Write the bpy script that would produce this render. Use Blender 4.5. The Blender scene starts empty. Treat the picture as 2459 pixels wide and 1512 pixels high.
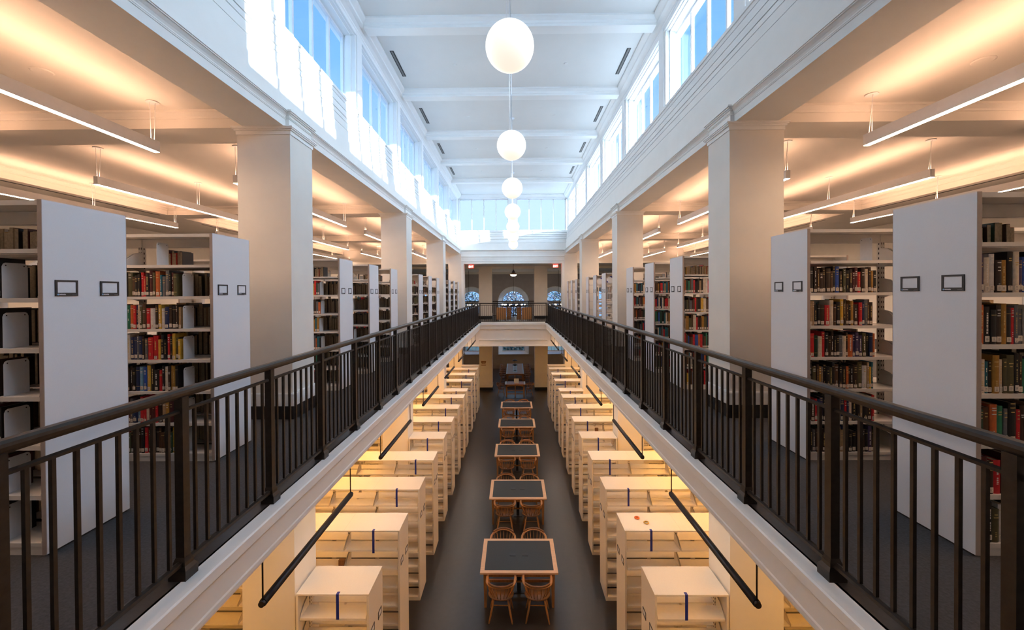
import bpy, bmesh, math, random
from mathutils import Matrix, Vector
random.seed(7)
sc = bpy.context.scene
COL = sc.collection
# ------------------------------------------------------------------ camera
F_PX, W_PX, H_PX = 1045.0, 2459.0, 1512.0
yaw, pit, rol = math.radians(0.6206), math.radians(-0.538), math.radians(0.3303)
fw = Vector((-math.sin(yaw)*math.cos(pit), math.cos(yaw)*math.cos(pit), math.sin(pit)))
rt = Vector((math.cos(yaw), math.sin(yaw), 0)); up = rt.cross(fw)
rt2 = math.cos(rol)*rt - math.sin(rol)*up; up2 = math.sin(rol)*rt + math.cos(rol)*up
cd = bpy.data.cameras.new('camera'); cam = bpy.data.objects.new('camera', cd); COL.objects.link(cam)
M = Matrix((rt2, up2, -fw)).transposed().to_4x4(); M.translation = Vector((0.0605, 0, 1.67)); cam.matrix_world = M
cd.sensor_fit = 'HORIZONTAL'; cd.sensor_width = 36; cd.lens = F_PX/W_PX*36
cd.shift_x = (W_PX/2-1223.13)/W_PX; cd.shift_y = (712.97-H_PX/2)/W_PX; cd.clip_start = 0.05; cd.clip_end = 300
sc.camera = cam
# ------------------------------------------------------------------ view, sky, sun
vs = sc.view_settings; vs.view_transform = 'Standard'; vs.look = 'None'; vs.gamma = 1; vs.use_curve_mapping = False
vs.exposure = 1.72
SUN, SKY, WARM_UP, WARM_DN, LOWER, GLOBE, SUNSIDE = 6.0, 0.38, 11.5, 21.0, 25.0, 0.27, 14.0
sc.cycles.use_denoising = True
sc.cycles.denoising_input_passes = 'RGB_ALBEDO_NORMAL'
sc.cycles.max_bounces = 9; sc.cycles.diffuse_bounces = 6; sc.cycles.glossy_bounces = 3; sc.cycles.transparent_max_bounces = 16
sc.cycles.sample_clamp_indirect = 6; sc.cycles.caustics_reflective = False; sc.cycles.caustics_refractive = False
wd = bpy.data.worlds.new('sky'); sc.world = wd; wd.use_nodes = True
nt = wd.node_tree; nt.nodes.clear()
tc = nt.nodes.new('ShaderNodeTexCoord'); sx = nt.nodes.new('ShaderNodeSeparateXYZ'); rp = nt.nodes.new('ShaderNodeValToRGB')
bg = nt.nodes.new('ShaderNodeBackground'); ow = nt.nodes.new('ShaderNodeOutputWorld')
nt.links.new(tc.outputs['Generated'], sx.inputs[0]); nt.links.new(sx.outputs['Z'], rp.inputs[0])
mxr = nt.nodes.new('ShaderNodeMix'); mxr.data_type = 'RGBA'; nt.links.new(rp.outputs[0], mxr.inputs[6]); mxr.inputs[7].default_value = (0.62, 0.80, 1.0, 1)
nt.links.new(mxr.outputs[2], bg.inputs[0]); nt.links.new(bg.outputs[0], ow.inputs[0])
dp = nt.nodes.new('ShaderNodeVectorMath'); dp.operation = 'DOT_PRODUCT'; dp.inputs[1].default_value = (0.769, -0.613, 0.18)
nt.links.new(tc.outputs['Generated'], dp.inputs[0])       # the half of the sky round the sun is the bright half
m1 = nt.nodes.new('ShaderNodeMath'); m1.operation = 'MAXIMUM'; m1.inputs[1].default_value = 0.0; nt.links.new(dp.outputs['Value'], m1.inputs[0])
m2 = nt.nodes.new('ShaderNodeMath'); m2.operation = 'POWER'; m2.inputs[1].default_value = 1.3; nt.links.new(m1.outputs[0], m2.inputs[0])
m3 = nt.nodes.new('ShaderNodeMath'); m3.operation = 'MULTIPLY_ADD'; m3.inputs[1].default_value = SKY*SUNSIDE; m3.inputs[2].default_value = SKY
nt.links.new(m2.outputs[0], mxr.inputs[0]); nt.links.new(m2.outputs[0], m3.inputs[0]); nt.links.new(m3.outputs[0], bg.inputs[1])
cr = rp.color_ramp; cr.elements[0].position = 0.0; cr.elements[0].color = (0.30, 0.62, 1.3, 1)
cr.elements[1].position = 1.0; cr.elements[1].color = (0.10, 0.30, 0.80, 1)
e = cr.elements.new(0.10); e.color = (0.34, 0.66, 1.3, 1)
e = cr.elements.new(0.14); e.color = (0.62, 0.83, 1.0, 1)
e = cr.elements.new(0.2); e.color = (0.62, 0.83, 1.0, 1)
e = cr.elements.new(0.45); e.color = (0.22, 0.52, 0.92, 1)
sl = bpy.data.lights.new('sun', 'SUN'); sl.energy = SUN; sl.angle = math.radians(0.4); sl.color = (0.93, 0.97, 1.0)
so = bpy.data.objects.new('sun', sl); COL.objects.link(so); so.location = (30, -20, 20)
so.rotation_euler = Vector((-1, 0.797, -0.167)).to_track_quat('-Z', 'Y').to_euler()
# ------------------------------------------------------------------ materials
MATS = {}
def mat(name, col, rough=0.5, metal=0.0, spec=0.5, var=0.0, scale=8.0, bump=0.0, stretch=None, emit=None, es=0.0):
    if name in MATS: return MATS[name]
    m = bpy.data.materials.new(name); m.use_nodes = True; MATS[name] = m
    t = m.node_tree; b = t.nodes['Principled BSDF']
    b.inputs['Base Color'].default_value = (*col, 1); b.inputs['Roughness'].default_value = rough
    b.inputs['Metallic'].default_value = metal; b.inputs['Specular IOR Level'].default_value = spec
    if emit: b.inputs['Emission Color'].default_value = (*emit, 1); b.inputs['Emission Strength'].default_value = es
    if var or bump:
        co = t.nodes.new('ShaderNodeTexCoord'); mp = t.nodes.new('ShaderNodeMapping'); n = t.nodes.new('ShaderNodeTexNoise')
        t.links.new(co.outputs['Object'], mp.inputs[0]); t.links.new(mp.outputs[0], n.inputs['Vector'])
        n.inputs['Scale'].default_value = scale; n.inputs['Detail'].default_value = 6
        if stretch: mp.inputs['Scale'].default_value = stretch
        if var:
            r = t.nodes.new('ShaderNodeValToRGB'); t.links.new(n.outputs['Fac'], r.inputs[0])
            r.color_ramp.elements[0].position = 0.3; r.color_ramp.elements[1].position = 0.7
            r.color_ramp.elements[0].color = (*[max(0, c*(1-var)) for c in col], 1)
            r.color_ramp.elements[1].color = (*[min(1, c*(1+var)) for c in col], 1)
            t.links.new(r.outputs[0], b.inputs['Base Color'])
        if bump:
            bp = t.nodes.new('ShaderNodeBump'); bp.inputs['Strength'].default_value = bump; bp.inputs['Distance'].default_value = 0.01
            t.links.new(n.outputs['Fac'], bp.inputs['Height']); t.links.new(bp.outputs[0], b.inputs['Normal'])
    return m
def emat(name, col, st):
    if name in MATS: return MATS[name]
    m = bpy.data.materials.new(name); m.use_nodes = True; MATS[name] = m
    t = m.node_tree; t.nodes.clear(); e = t.nodes.new('ShaderNodeEmission'); o = t.nodes.new('ShaderNodeOutputMaterial')
    e.inputs[0].default_value = (*col, 1); e.inputs[1].default_value = st; t.links.new(e.outputs[0], o.inputs[0]); return m
def glassmat(name, tint):
    m = bpy.data.materials.new(name); m.use_nodes = True; MATS[name] = m
    t = m.node_tree; t.nodes.clear(); o = t.nodes.new('ShaderNodeOutputMaterial'); mx = t.nodes.new('ShaderNodeMixShader')
    tr = t.nodes.new('ShaderNodeBsdfTransparent'); gl = t.nodes.new('ShaderNodeBsdfGlossy'); fr = t.nodes.new('ShaderNodeLayerWeight')
    tr.inputs[0].default_value = (*tint, 1); gl.inputs['Roughness'].default_value = 0.02; fr.inputs['Blend'].default_value = 0.5
    pw = t.nodes.new('ShaderNodeMath'); pw.operation = 'POWER'; pw.inputs[1].default_value = 5; t.links.new(fr.outputs['Facing'], pw.inputs[0])
    ml = t.nodes.new('ShaderNodeMath'); ml.operation = 'MULTIPLY_ADD'; ml.inputs[1].default_value = 0.3; ml.inputs[2].default_value = 0.025; t.links.new(pw.outputs[0], ml.inputs[0]); t.links.new(ml.outputs[0], mx.inputs[0]); t.links.new(tr.outputs[0], mx.inputs[1]); t.links.new(gl.outputs[0], mx.inputs[2])
    t.links.new(mx.outputs[0], o.inputs[0]); return m
PAINT = mat('white_paint', (0.80, 0.80, 0.78), 0.55, var=0.02, scale=3)
TRIM = mat('trim_paint', (0.82, 0.82, 0.80), 0.4, var=0.015, scale=3)
CEIL = mat('ceiling_paint', (0.74, 0.74, 0.72), 0.7, var=0.015, scale=2)
CREAM = mat('cream_paint', (0.75, 0.715, 0.655), 0.55, var=0.03, scale=2.5)
YELLOW = mat('yellow_paint', (0.76, 0.60, 0.32), 0.55, var=0.03, scale=2.5)
SIDEC = mat('side_ceiling_paint', (0.78, 0.74, 0.68), 0.7, var=0.02, scale=2)
DARKWALL = mat('grey_brown_paint', (0.34, 0.31, 0.31), 0.6, var=0.05, scale=3)
CARPET = mat('charcoal_carpet', (0.045, 0.044, 0.047), 0.85, var=0.35, scale=60, bump=0.3)
FLOORM = mat('dark_linoleum', (0.030, 0.027, 0.027), 0.32, var=0.10, scale=9)
STONE = mat('dark_stone', (0.022, 0.022, 0.024), 0.3, var=0.3, scale=30)
BASEB = mat('black_base', (0.012, 0.012, 0.013), 0.35, var=0.3, scale=20)
IRON = mat('bronze_iron', (0.030, 0.024, 0.020), 0.38, metal=0.5, var=0.25, scale=30)
LAM = mat('grey_laminate', (0.73, 0.73, 0.75), 0.45, var=0.02, scale=200)
EDGE = mat('taupe_edge', (0.40, 0.33, 0.29), 0.5, var=0.03, scale=30)
STEEL = mat('ivory_steel', (0.66, 0.63, 0.59), 0.4, var=0.02, scale=20)
LSTEEL = mat('cream_steel', (0.76, 0.70, 0.60), 0.42, var=0.02, scale=20)
LLAM = mat('cream_laminate', (0.76, 0.69, 0.59), 0.45, var=0.03, scale=120)
SLOT = mat('slot_black', (0.012, 0.011, 0.01), 0.6, var=0.2, scale=20)
PLAST = mat('black_plastic', (0.02, 0.018, 0.02), 0.4, var=0.2, scale=40)
CARD = mat('white_card', (0.74, 0.74, 0.76), 0.6, var=0.02, scale=30)
PLATE = mat('white_enamel', (0.74, 0.75, 0.77), 0.4, var=0.02, scale=30)
LOGO = mat('logo_blue', (0.25, 0.5, 0.75), 0.5, var=0.1, scale=50)
MAPLE = mat('maple', (0.72, 0.47, 0.29), 0.4, var=0.10, scale=6, stretch=(1, 12, 12))
OAK = mat('oak', (0.42, 0.19, 0.065), 0.4, var=0.25, scale=6, stretch=(12, 12, 1))
OAKD = mat('oak_dark', (0.20, 0.085, 0.03), 0.38, var=0.25, scale=8, stretch=(12, 12, 1))
LINO = mat('slate_linoleum', (0.020, 0.023, 0.024), 0.5, var=0.25, scale=60)
TAPE = mat('blue_tape', (0.010, 0.022, 0.23), 0.5, var=0.1, scale=30)
CORD = mat('white_cord', (0.75, 0.76, 0.78), 0.5, var=0.02, scale=20)
ALU = mat('white_aluminium', (0.72, 0.72, 0.74), 0.35, var=0.02, scale=20)
GLASS = glassmat('clear_glass', (0.93, 0.96, 0.98))
UPL = emat('warm_uplight', (1.0, 0.55, 0.335), WARM_UP)
DNL = emat('warm_downlight', (1.0, 0.67, 0.44), WARM_DN)
LOWL = emat('warm_lower_light', (1.0, 0.83, 0.68), LOWER)
LOWS = emat('amber_added_light', (1.0, 0.46, 0.10), LOWER*1.5)  # glow of the added, unseen strips that yellow the lower column faces
GLOBEM = mat('opal_globe', (0.9, 0.88, 0.84), 0.3, emit=(1.0, 0.90, 0.76), es=GLOBE, var=0.01, scale=3)
LAMPG = emat('lamp_glow', (1.0, 0.66, 0.34), 22.0)
CANDLE = emat('candle_glow', (1.0, 0.86, 0.70), 8.0)
REDEXIT = emat('exit_red', (1.0, 0.05, 0.03), 1.3)
EXITW = emat('exit_white', (1.0, 0.85, 0.8), 1.2)
# ------------------------------------------------------------------ mesh helper
class MB:
    def __init__(s): s.v = []; s.f = []; s.m = []; s.s = []
    def face(s, idx, m=0, sm=False): s.f.append(idx); s.m.append(m); s.s.append(sm)
    def box(s, x0, y0, z0, x1, y1, z1, m=0):
        b = len(s.v); x0, x1 = min(x0, x1), max(x0, x1); y0, y1 = min(y0, y1), max(y0, y1); z0, z1 = min(z0, z1), max(z0, z1)
        s.v += [(x0,y0,z0),(x1,y0,z0),(x1,y1,z0),(x0,y1,z0),(x0,y0,z1),(x1,y0,z1),(x1,y1,z1),(x0,y1,z1)]
        for q in ((0,3,2,1),(4,5,6,7),(0,1,5,4),(1,2,6,5),(2,3,7,6),(3,0,4,7)): s.face([b+i for i in q], m)
        return s
    def prism(s, prof, axis, t0, t1, m=0, caps=True):
        n = len(prof); b = len(s.v)
        for t in (t0, t1):
            for a, c in prof: s.v.append({'x': (t,a,c), 'y': (a,t,c), 'z': (a,c,t)}[axis])
        for i in range(n): j = (i+1) % n; s.face([b+i, b+j, b+n+j, b+n+i], m)
        if caps: s.face([b+i for i in range(n)][::-1], m); s.face([b+n+i for i in range(n)], m)
        return s
    def cyl(s, p0, p1, r0, r1=None, n=12, m=0, caps=True):
        r1 = r0 if r1 is None else r1; p0, p1 = Vector(p0), Vector(p1); d = (p1-p0).normalized()
        a = d.orthogonal().normalized(); c = d.cross(a); b = len(s.v)
        for p, r in ((p0, r0), (p1, r1)):
            for i in range(n): t = 2*math.pi*i/n; s.v.append(tuple(p+(a*math.cos(t)+c*math.sin(t))*r))
        for i in range(n): j = (i+1) % n; s.face([b+i, b+j, b+n+j, b+n+i], m, True)
        if caps: s.face([b+i for i in range(n)][::-1], m); s.face([b+n+i for i in range(n)], m)
        return s
    def tube(s, pts, r, n=8, m=0, flat=1.0, upv=None):
        P = [Vector(p) for p in pts]; b = len(s.v); k = len(P)
        for i, p in enumerate(P):
            d = (P[min(i+1, k-1)]-P[max(i-1, 0)]).normalized()
            u = Vector(upv or (0, 0, 1)); a = d.cross(u)
            a = (d.orthogonal() if a.length < 1e-4 else a).normalized(); c = d.cross(a)
            rr = r[i] if isinstance(r, (list, tuple)) else r
            for j in range(n): t = 2*math.pi*j/n; s.v.append(tuple(p+a*math.cos(t)*rr+c*math.sin(t)*rr*flat))
        for i in range(k-1):
            for j in range(n): q = (j+1) % n; s.face([b+i*n+j, b+i*n+q, b+(i+1)*n+q, b+(i+1)*n+j], m, True)
        s.face([b+j for j in range(n)][::-1], m); s.face([b+(k-1)*n+j for j in range(n)], m)
        return s
    def lathe(s, prof, c=(0,0,0), n=24, m=0):
        b = len(s.v); k = len(prof)
        for r, z in prof:
            for i in range(n): t = 2*math.pi*i/n; s.v.append((c[0]+r*math.cos(t), c[1]+r*math.sin(t), c[2]+z))
        for i in range(k-1):
            for j in range(n): q = (j+1) % n; s.face([b+i*n+j, b+i*n+q, b+(i+1)*n+q, b+(i+1)*n+j], m, True)
        s.face([b+j for j in range(n)][::-1], m); s.face([b+(k-1)*n+j for j in range(n)], m)
        return s
    def ring(s, c, R, r, n=32, k=8, m=0, fl=1.0):
        b = len(s.v)
        for i in range(n):
            t = 2*math.pi*i/n
            for j in range(k): q = 2*math.pi*j/k; s.v.append((c[0]+(R+r*math.cos(q))*math.cos(t), c[1]+(R+r*math.cos(q))*math.sin(t), c[2]+r*fl*math.sin(q)))
        for i in range(n):
            for j in range(k): a, d = (i+1) % n, (j+1) % k; s.face([b+i*k+j, b+a*k+j, b+a*k+d, b+i*k+d], m, True)
        return s
    def mesh(s, name, mats):
        me = bpy.data.meshes.new(name); me.from_pydata(s.v, [], s.f)
        for x in mats: me.materials.append(x)
        me.polygons.foreach_set('material_index', s.m); me.polygons.foreach_set('use_smooth', s.s)
        bm = bmesh.new(); bm.from_mesh(me); bmesh.ops.recalc_face_normals(bm, faces=bm.faces); bm.to_mesh(me); bm.free()
        return me
def link(name, data, parent=None, loc=(0,0,0), rz=0.0):
    o = bpy.data.objects.new(name, data); COL.objects.link(o); o.location = loc; o.rotation_euler = (0, 0, rz)
    if parent is not None: o.parent = parent
    return o
def part(name, mb, mats, parent, loc=(0,0,0), rz=0.0, label=None):
    mats = mats if isinstance(mats, (list, tuple)) else [mats]
    o = link(name, mb.mesh(name, mats) if isinstance(mb, MB) else mb, parent, loc, rz)
    if label: o['label'] = label
    return o
def tag(o, label, cat, group=None, kind=None):
    o['label'] = label; o['category'] = cat
    if group: o['group'] = group
    if kind: o['kind'] = kind
    return o
def thing(name, label, cat, loc=(0,0,0), rz=0.0, group=None):
    return tag(link(name, None, None, loc, rz), label, cat, group)
def struct(name, mb, mats, parent=None):
    o = part(name, mb, mats, parent)
    if parent is None: o['kind'] = 'structure'
    return o
def structroot(name, loc=(0,0,0)):
    o = link(name, None, None, loc); o['kind'] = 'structure'; return o
def dup(root, loc, rz, label, group=None):
    r = root.copy(); COL.objects.link(r); r.location = loc; r.rotation_euler = (0, 0, rz); r['label'] = label
    if group: r['group'] = group
    for ch in list(root.children):
        c = ch.copy(); COL.objects.link(c); c.parent = r
        for g in list(ch.children):
            d = g.copy(); COL.objects.link(d); d.parent = c
    return r
ORD = ['first','second','third','fourth','fifth','sixth','seventh','eighth','ninth','tenth','eleventh','twelfth','thirteenth','fourteenth','fifteenth','sixteenth','seventeenth','eighteenth','nineteenth','twentieth','twenty-first','twenty-second','twenty-third','twenty-fourth','twenty-fifth','twenty-sixth']
SIDE = {-1: 'left', 1: 'right'}
ZL = -4.65
YB, YE, YF = -4.0, 24.6, 36.4     # back wall, end wall of the hall, far window wall
XO = 12.6
COLY = [6.105 + 6.26*k for k in (-1, 0, 1, 2, 3)]     # column centres; the last stands in the end wall
# ================================================================== STRUCTURE
# floors
m = MB()
for s in (-1, 1): m.box(s*1.985, YB, -0.27, s*XO, YE+0.6, 0.0)
m.box(-1.985, YB, -0.27, 1.985, -0.15, 0.0)
struct('floor_upper', m, [CARPET])
struct('floor_lower', MB().box(-XO, YB, ZL-0.2, XO, YF, ZL), [FLOORM])
for s in (-1, 1):
    struct('trim_%d' % (1 if s < 0 else 2), MB().box(s*1.845, YB, -0.2, s*1.985, 23.75, 0.036), [STONE])
    pr = [(1.86,0.036),(1.745,0.036),(1.735,0.028),(1.735,-0.035),(1.748,-0.048),(1.766,-0.052),(1.772,-0.075),(1.785,-0.085),(1.785,-0.145),(1.793,-0.152),(1.793,-0.235),(1.786,-0.245),(1.786,-0.272),(1.86,-0.272)]
    struct('trim_%d' % (3 if s < 0 else 4), MB().prism([(s*a, b) for a, b in pr], 'y', -0.15, 23.5), [TRIM])
pr = [(23.62-0.1,0.036),(23.5,0.028),(23.5,-0.06),(23.53,-0.075),(23.55,-0.15),(23.57,-0.28),(23.66,-0.29),(23.66,-0.82),(23.63,-0.84),(23.63,-0.9),(23.68,-0.93),(23.68,-1.15),(23.66,-1.17),(23.66,-1.23),(24.6,-1.23),(24.6,0.036)]
struct('trim_5', MB().prism(pr, 'x', -1.86, 1.86), [TRIM])
m = MB()
for s in (-1, 1): m.box(s*1.861, 23.66, -1.23, s*2.7, 24.6, -0.28)
struct('trim_6', m, [TRIM])
m = MB()
for s in (-1, 1):
    m.box(s*1.80, YB, -0.30, s*XO, YE+0.6, -0.272)
    for cy in COLY: m.box(s*3.63, cy-0.3, -0.55, s*XO, cy+0.3, -0.30)
    m.box(s*2.95, YB, -0.55, s*3.58, YE, -0.30)
struct('ceiling_lower', m, [SIDEC])
# bridge of the reading room
m = MB().box(-XO, YE+0.6, -0.27, XO, 31.2, 0.0).box(-1.985, 23.75, -0.2, 1.985, YE+0.6, 0.0)
struct('floor_bridge', m, [FLOORM])
struct('ceiling_bridge', MB().box(-XO, YE+0.6, -0.5, XO, 31.2, -0.27), [SIDEC])
# columns
for s in (-1, 1):
    for i, cy in enumerate(COLY):
        y0, y1 = cy-0.315, cy+0.315
        if i == 4: y1 = YE - 0.001
        r = structroot('column', (s*3.27, cy, 0)); L = lambda x: x - s*3.27
        def cb(x0, ya, z0, x1, yb, z1, mm=None, mi=0):
            mm = mm or MB(); return mm.box(L(x0), ya-cy, z0, L(x1), yb-cy, z1, mi)
        part('shaft', cb(s*2.915, y0, 0, s*3.625, y1, 3.9), [CREAM], r)
        mm = MB()
        for k, (e_, a, b) in enumerate(((0.012,3.80,3.85),(0.03,3.85,3.868),(0.045,3.868,3.885),(0.055,3.885,3.9))):
            cb(s*(2.915-e_), y0-e_, a, s*(3.625+e_), y1+(e_ if i < 4 else 0), b, mm)
        part('capital', mm, [TRIM], r)
        mm = cb(s*2.885, y0-0.03, 0.177, s*3.655, y1+(0.03 if i < 4 else 0), 0.335)
        cb(s*2.892, y0-0.023, 0.335, s*3.648, y1+(0.023 if i < 4 else 0), 0.347, mm)
        part('base_board', mm, [TRIM], r)
        part('base', cb(s*2.89, y0-0.025, 0, s*3.65, y1+(0.025 if i < 4 else 0), 0.177), [BASEB], r)
        part('lower_shaft', cb(s*2.915, y0, ZL+0.18, s*3.625, y1, -0.3), [CREAM], r)
        part('lower_base', cb(s*2.89, y0-0.025, ZL, s*3.65, y1+(0.025 if i < 4 else 0), ZL+0.18), [BASEB], r)
        # pilaster block over the column
        mm = cb(s*2.925, y0, 3.9, s*2.974, y1, 4.07)
        for e_, a, b in ((0.012,4.0,4.008),(0.012,4.02,4.03),(0.02,4.06,4.075),(0.04,4.075,4.09),(0.055,4.09,4.112)):
            cb(s*(2.925-e_), y0-e_, a, s*2.974, y1+(e_ if i < 4 else 0), b, mm)
        part('pilaster_block', mm, [TRIM], r)
# clerestory side walls: fascia, crown, lapped boards, sill
ZG = [4.112, 4.51, 4.72, 4.873, 4.97, 5.10, 5.24]
def wallx(z): return 2.985 + 0.10*(z-4.1)/1.15
for s in (-1, 1):
    pr = [(2.975,3.9),(2.975,3.995),(2.968,3.998),(2.968,4.008),(2.975,4.011),(2.968,4.014),(2.968,4.024),(2.972,4.03),(2.960,4.05),(2.935,4.075),(2.925,4.078),(2.925,4.088),(2.915,4.09),(2.915,4.108),(2.985,4.112)]
    for a, b in zip(ZG[:-1], ZG[1:]):
        x = wallx(a)
        pr += [(x, a), (x, b-0.026), (x+0.07, b-0.022), (x+0.07, b)]
    pr += [(wallx(5.24), 5.24), (3.075, 5.29), (3.06, 5.295), (3.06, 5.345), (3.42, 5.345), (3.525, 5.0), (3.525, 3.9)]
    struct('wall_' + SIDE[s], MB().prism([(s*a, b) for a, b in pr], 'y', YB, YE), [PAINT])
# end wall across the hall
pr = [(24.60,3.33),(24.60,3.47),(24.585,3.48),(24.585,3.50),(24.60,3.51),(24.60,3.70),(24.58,3.72),(24.58,3.76),(24.60,3.78),(24.60,3.9),(24.59,3.99),(24.60,4.01),(24.59,4.03),(24.55,4.075),(24.53,4.09),(24.53,4.108),(24.61,4.112)]
for a, b in zip(ZG[:-1], ZG[1:]):
    x = 24.61 + 0.09*(a-4.1)/1.15
    pr += [(x, a), (x, b-0.026), (x+0.07, b-0.022), (x+0.07, b)]
pr += [(24.70,5.15),(24.68,5.16),(24.68,5.215),(25.15,5.215),(25.2,3.33)]
struct('wall_end', MB().prism(pr, 'x', -3.42, 3.42), [PAINT])
m = MB()
for s in (-1, 1):
    m.box(s*2.83, 24.6, 0, s*3.65, 25.2, 3.33); m.box(s*2.78, 24.585, 0, s*2.915, 25.215, 3.33)
    m.box(s*3.42, 24.6, 3.33, s*XO, 25.2, 4.3); m.box(s*9.0, 24.6, 0, s*XO, 25.2, 3.33)
m.box(-2.83, 24.585, 3.33, 2.83, 24.599, 3.42)
struct('wall_end_opening', m, [TRIM])
m = MB()
for s in (-1, 1): m.box(s*2.9, 24.6, ZL, s*3.65, 25.2, -0.3); m.box(s*9.0, 24.6, ZL, s*XO, 25.2, -0.3)
struct('wall_end_lower', m, [CREAM])
# clerestory piers and head
PY = [8.98 + 3.09*k for k in range(-3, 6)]    # pier centres along each side: -0.29 ... 24.43
for s in (-1, 1):
    m = MB()
    for py in PY:
        y0, y1 = py-0.2, min(py+0.2, YE+0.12)
        m.box(s*3.12, y0, 5.345, s*3.38, y1, 7.0)
        m.box(s*3.095, y0+0.06, 5.345, s*3.12, y1-(0.06 if py < 24 else 0), 7.0)
        m.box(s*3.2, y0-0.03, 5.345, s*3.3, y0, 7.0)
        if py < 24: m.box(s*3.2, y1, 5.345, s*3.3, y1+0.03, 7.0)
    m.box(s*3.12, YB, 5.345, s*3.5, PY[0]-0.2, 7.0)       # blank wall before the first window
    struct('wall_%s_piers' % SIDE[s], m, [TRIM])
    pr = [(3.5,6.86),(3.2,6.86),(3.2,6.88),(3.14,6.885),(3.14,6.9),(3.10,6.905),(3.10,6.98),(3.085,7.0),(3.085,7.03),(3.03,7.07),(2.97,7.10),(2.96,7.13),(2.90,7.18),(2.885,7.2),(2.885,7.24),(3.5,7.24)]
    struct('trim_head_%s' % SIDE[s], MB().prism([(s*a, b) for a, b in pr], 'y', YB, YE+0.12), [TRIM])
# windows in each bay
wn = 0
def window_bay(axis, fixed, a0, a1, z0, z1, npane, depth, s, groups=None):
    """frame with npane tall lights; axis 'y' = wall along y at x=fixed."""
    global wn; wn += 1
    r = structroot('window_%d' % wn)
    fr, gl = MB(), MB()
    def B(mm, u0, u1, v0, v1, w0, w1):
        if axis == 'y': mm.box(fixed+s*w0, u0, v0, fixed+s*w1, u1, v1)
        else: mm.box(u0, fixed+w0, v0, u1, fixed+w1, v1)
    B(fr, a0, a1, z0, z0+0.04, -0.04, 0.025); B(fr, a0, a1, z1-0.04, z1, -0.04, 0.025)
    st = (a1-a0)/npane
    for k in range(npane+1):
        c = a0+st*k; hw = 0.025 if 0 < k < npane else 0.03
        c0 = max(a0, c-hw); c1 = min(a1, c+hw)
        B(fr, c0, c1, z0, z1, -depth, 0.025)
    B(gl, a0+0.02, a1-0.02, z0+0.02, z1-0.02, -0.004, 0.004)
    part('window_frame', fr, [ALU], r); part('glass_pane', gl, [GLASS], r)
for s in (-1, 1):
    for a, b in zip(PY[:-1], PY[1:]):
        window_bay('y', s*3.38, a+0.2, b-0.2, 5.345, 6.86, 4, 0.03, s)
window_bay('x', 24.95, -3.02, -0.25, 5.215, 7.02, 4, 0.04, 1)
window_bay('x', 24.95, 0.25, 3.02, 5.215, 7.02, 4, 0.04, 1)
struct('trim_end_pier', MB().box(-0.25, 24.8, 5.215, 0.25, 25.15, 7.02).box(-3.5, 24.8, 5.215, -3.02, 25.15, 7.05).box(3.02, 24.8, 5.215, 3.5, 25.15, 7.05), [TRIM])
pr = [(25.15,7.02),(24.8,7.02),(24.8,7.05),(24.76,7.06),(24.74,7.12),(24.66,7.18),(24.6,7.2),(24.6,7.24),(25.15,7.24)]
struct('trim_end_head', MB().prism(pr, 'x', -3.5, 3.5), [TRIM])
# hall ceiling with cross beams
struct('ceiling', MB().box(-3.5, YB, 7.24, 3.5, 25.2, 7.4), [CEIL])
m = MB()
for py in PY[1:]:
    if py > 24: continue
    y0, y1 = py-0.135, py+0.135
    pr = [(y0,7.05),(y0,7.10),(y0-0.02,7.11),(y0-0.03,7.15),(y0-0.08,7.19),(y0-0.10,7.2),(y0-0.10,7.24),(y1+0.10,7.24),(y1+0.10,7.2),(y1+0.08,7.19),(y1+0.03,7.15),(y1+0.02,7.11),(y1,7.10),(y1,7.05)]
    m.prism(pr, 'x', -2.96, 2.96)
struct('ceiling_beam', m, [TRIM])
# side aisles: ceilings, beams
for s in (-1, 1):
    m = MB().box(s*3.5, YB, 4.12, s*XO, YE, 4.3)
    struct('ceiling_aisle_%s' % SIDE[s], m, [SIDEC])
    m = MB()
    for cy in COLY[:-1]:
        y0, y1 = cy-0.3, cy+0.3
        pr = [(y0,3.9),(y0,4.02),(y0-0.015,4.025),(y0-0.02,4.05),(y0-0.06,4.085),(y0-0.075,4.09),(y0-0.075,4.12),(y1+0.075,4.12),(y1+0.075,4.09),(y1+0.06,4.085),(y1+0.02,4.05),(y1+0.015,4.025),(y1,4.02),(y1,3.9)]
        m.prism(pr, 'x', s*3.526, s*9.6)
    pr = [(9.6,3.9),(9.6,4.02),(9.58,4.03),(9.575,4.05),(9.53,4.09),(9.53,4.12),(XO,4.12),(XO,3.9)]
    m.prism([(s*a, b) for a, b in pr], 'y', YB, YE)
    pr = [(3.526,4.02),(3.54,4.025),(3.55,4.05),(3.59,4.085),(3.6,4.09),(3.6,4.12),(3.526,4.12)]
    m.prism([(s*a, b) for a, b in pr], 'y', YB, YE)
    struct('ceiling_aisle_beam_%s' % SIDE[s], m, [SIDEC])
    struct('wall_outer_%s' % SIDE[s], MB().box(s*XO, YB, ZL, s*(XO+0.2), YE+0.6, 4.3), [CREAM])
struct('wall_back', MB().box(-XO, YB-0.2, ZL, XO, YB, 4.3).box(-3.5, YB-0.2, 4.3, 3.5, YB, 7.4), [CREAM])
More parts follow.
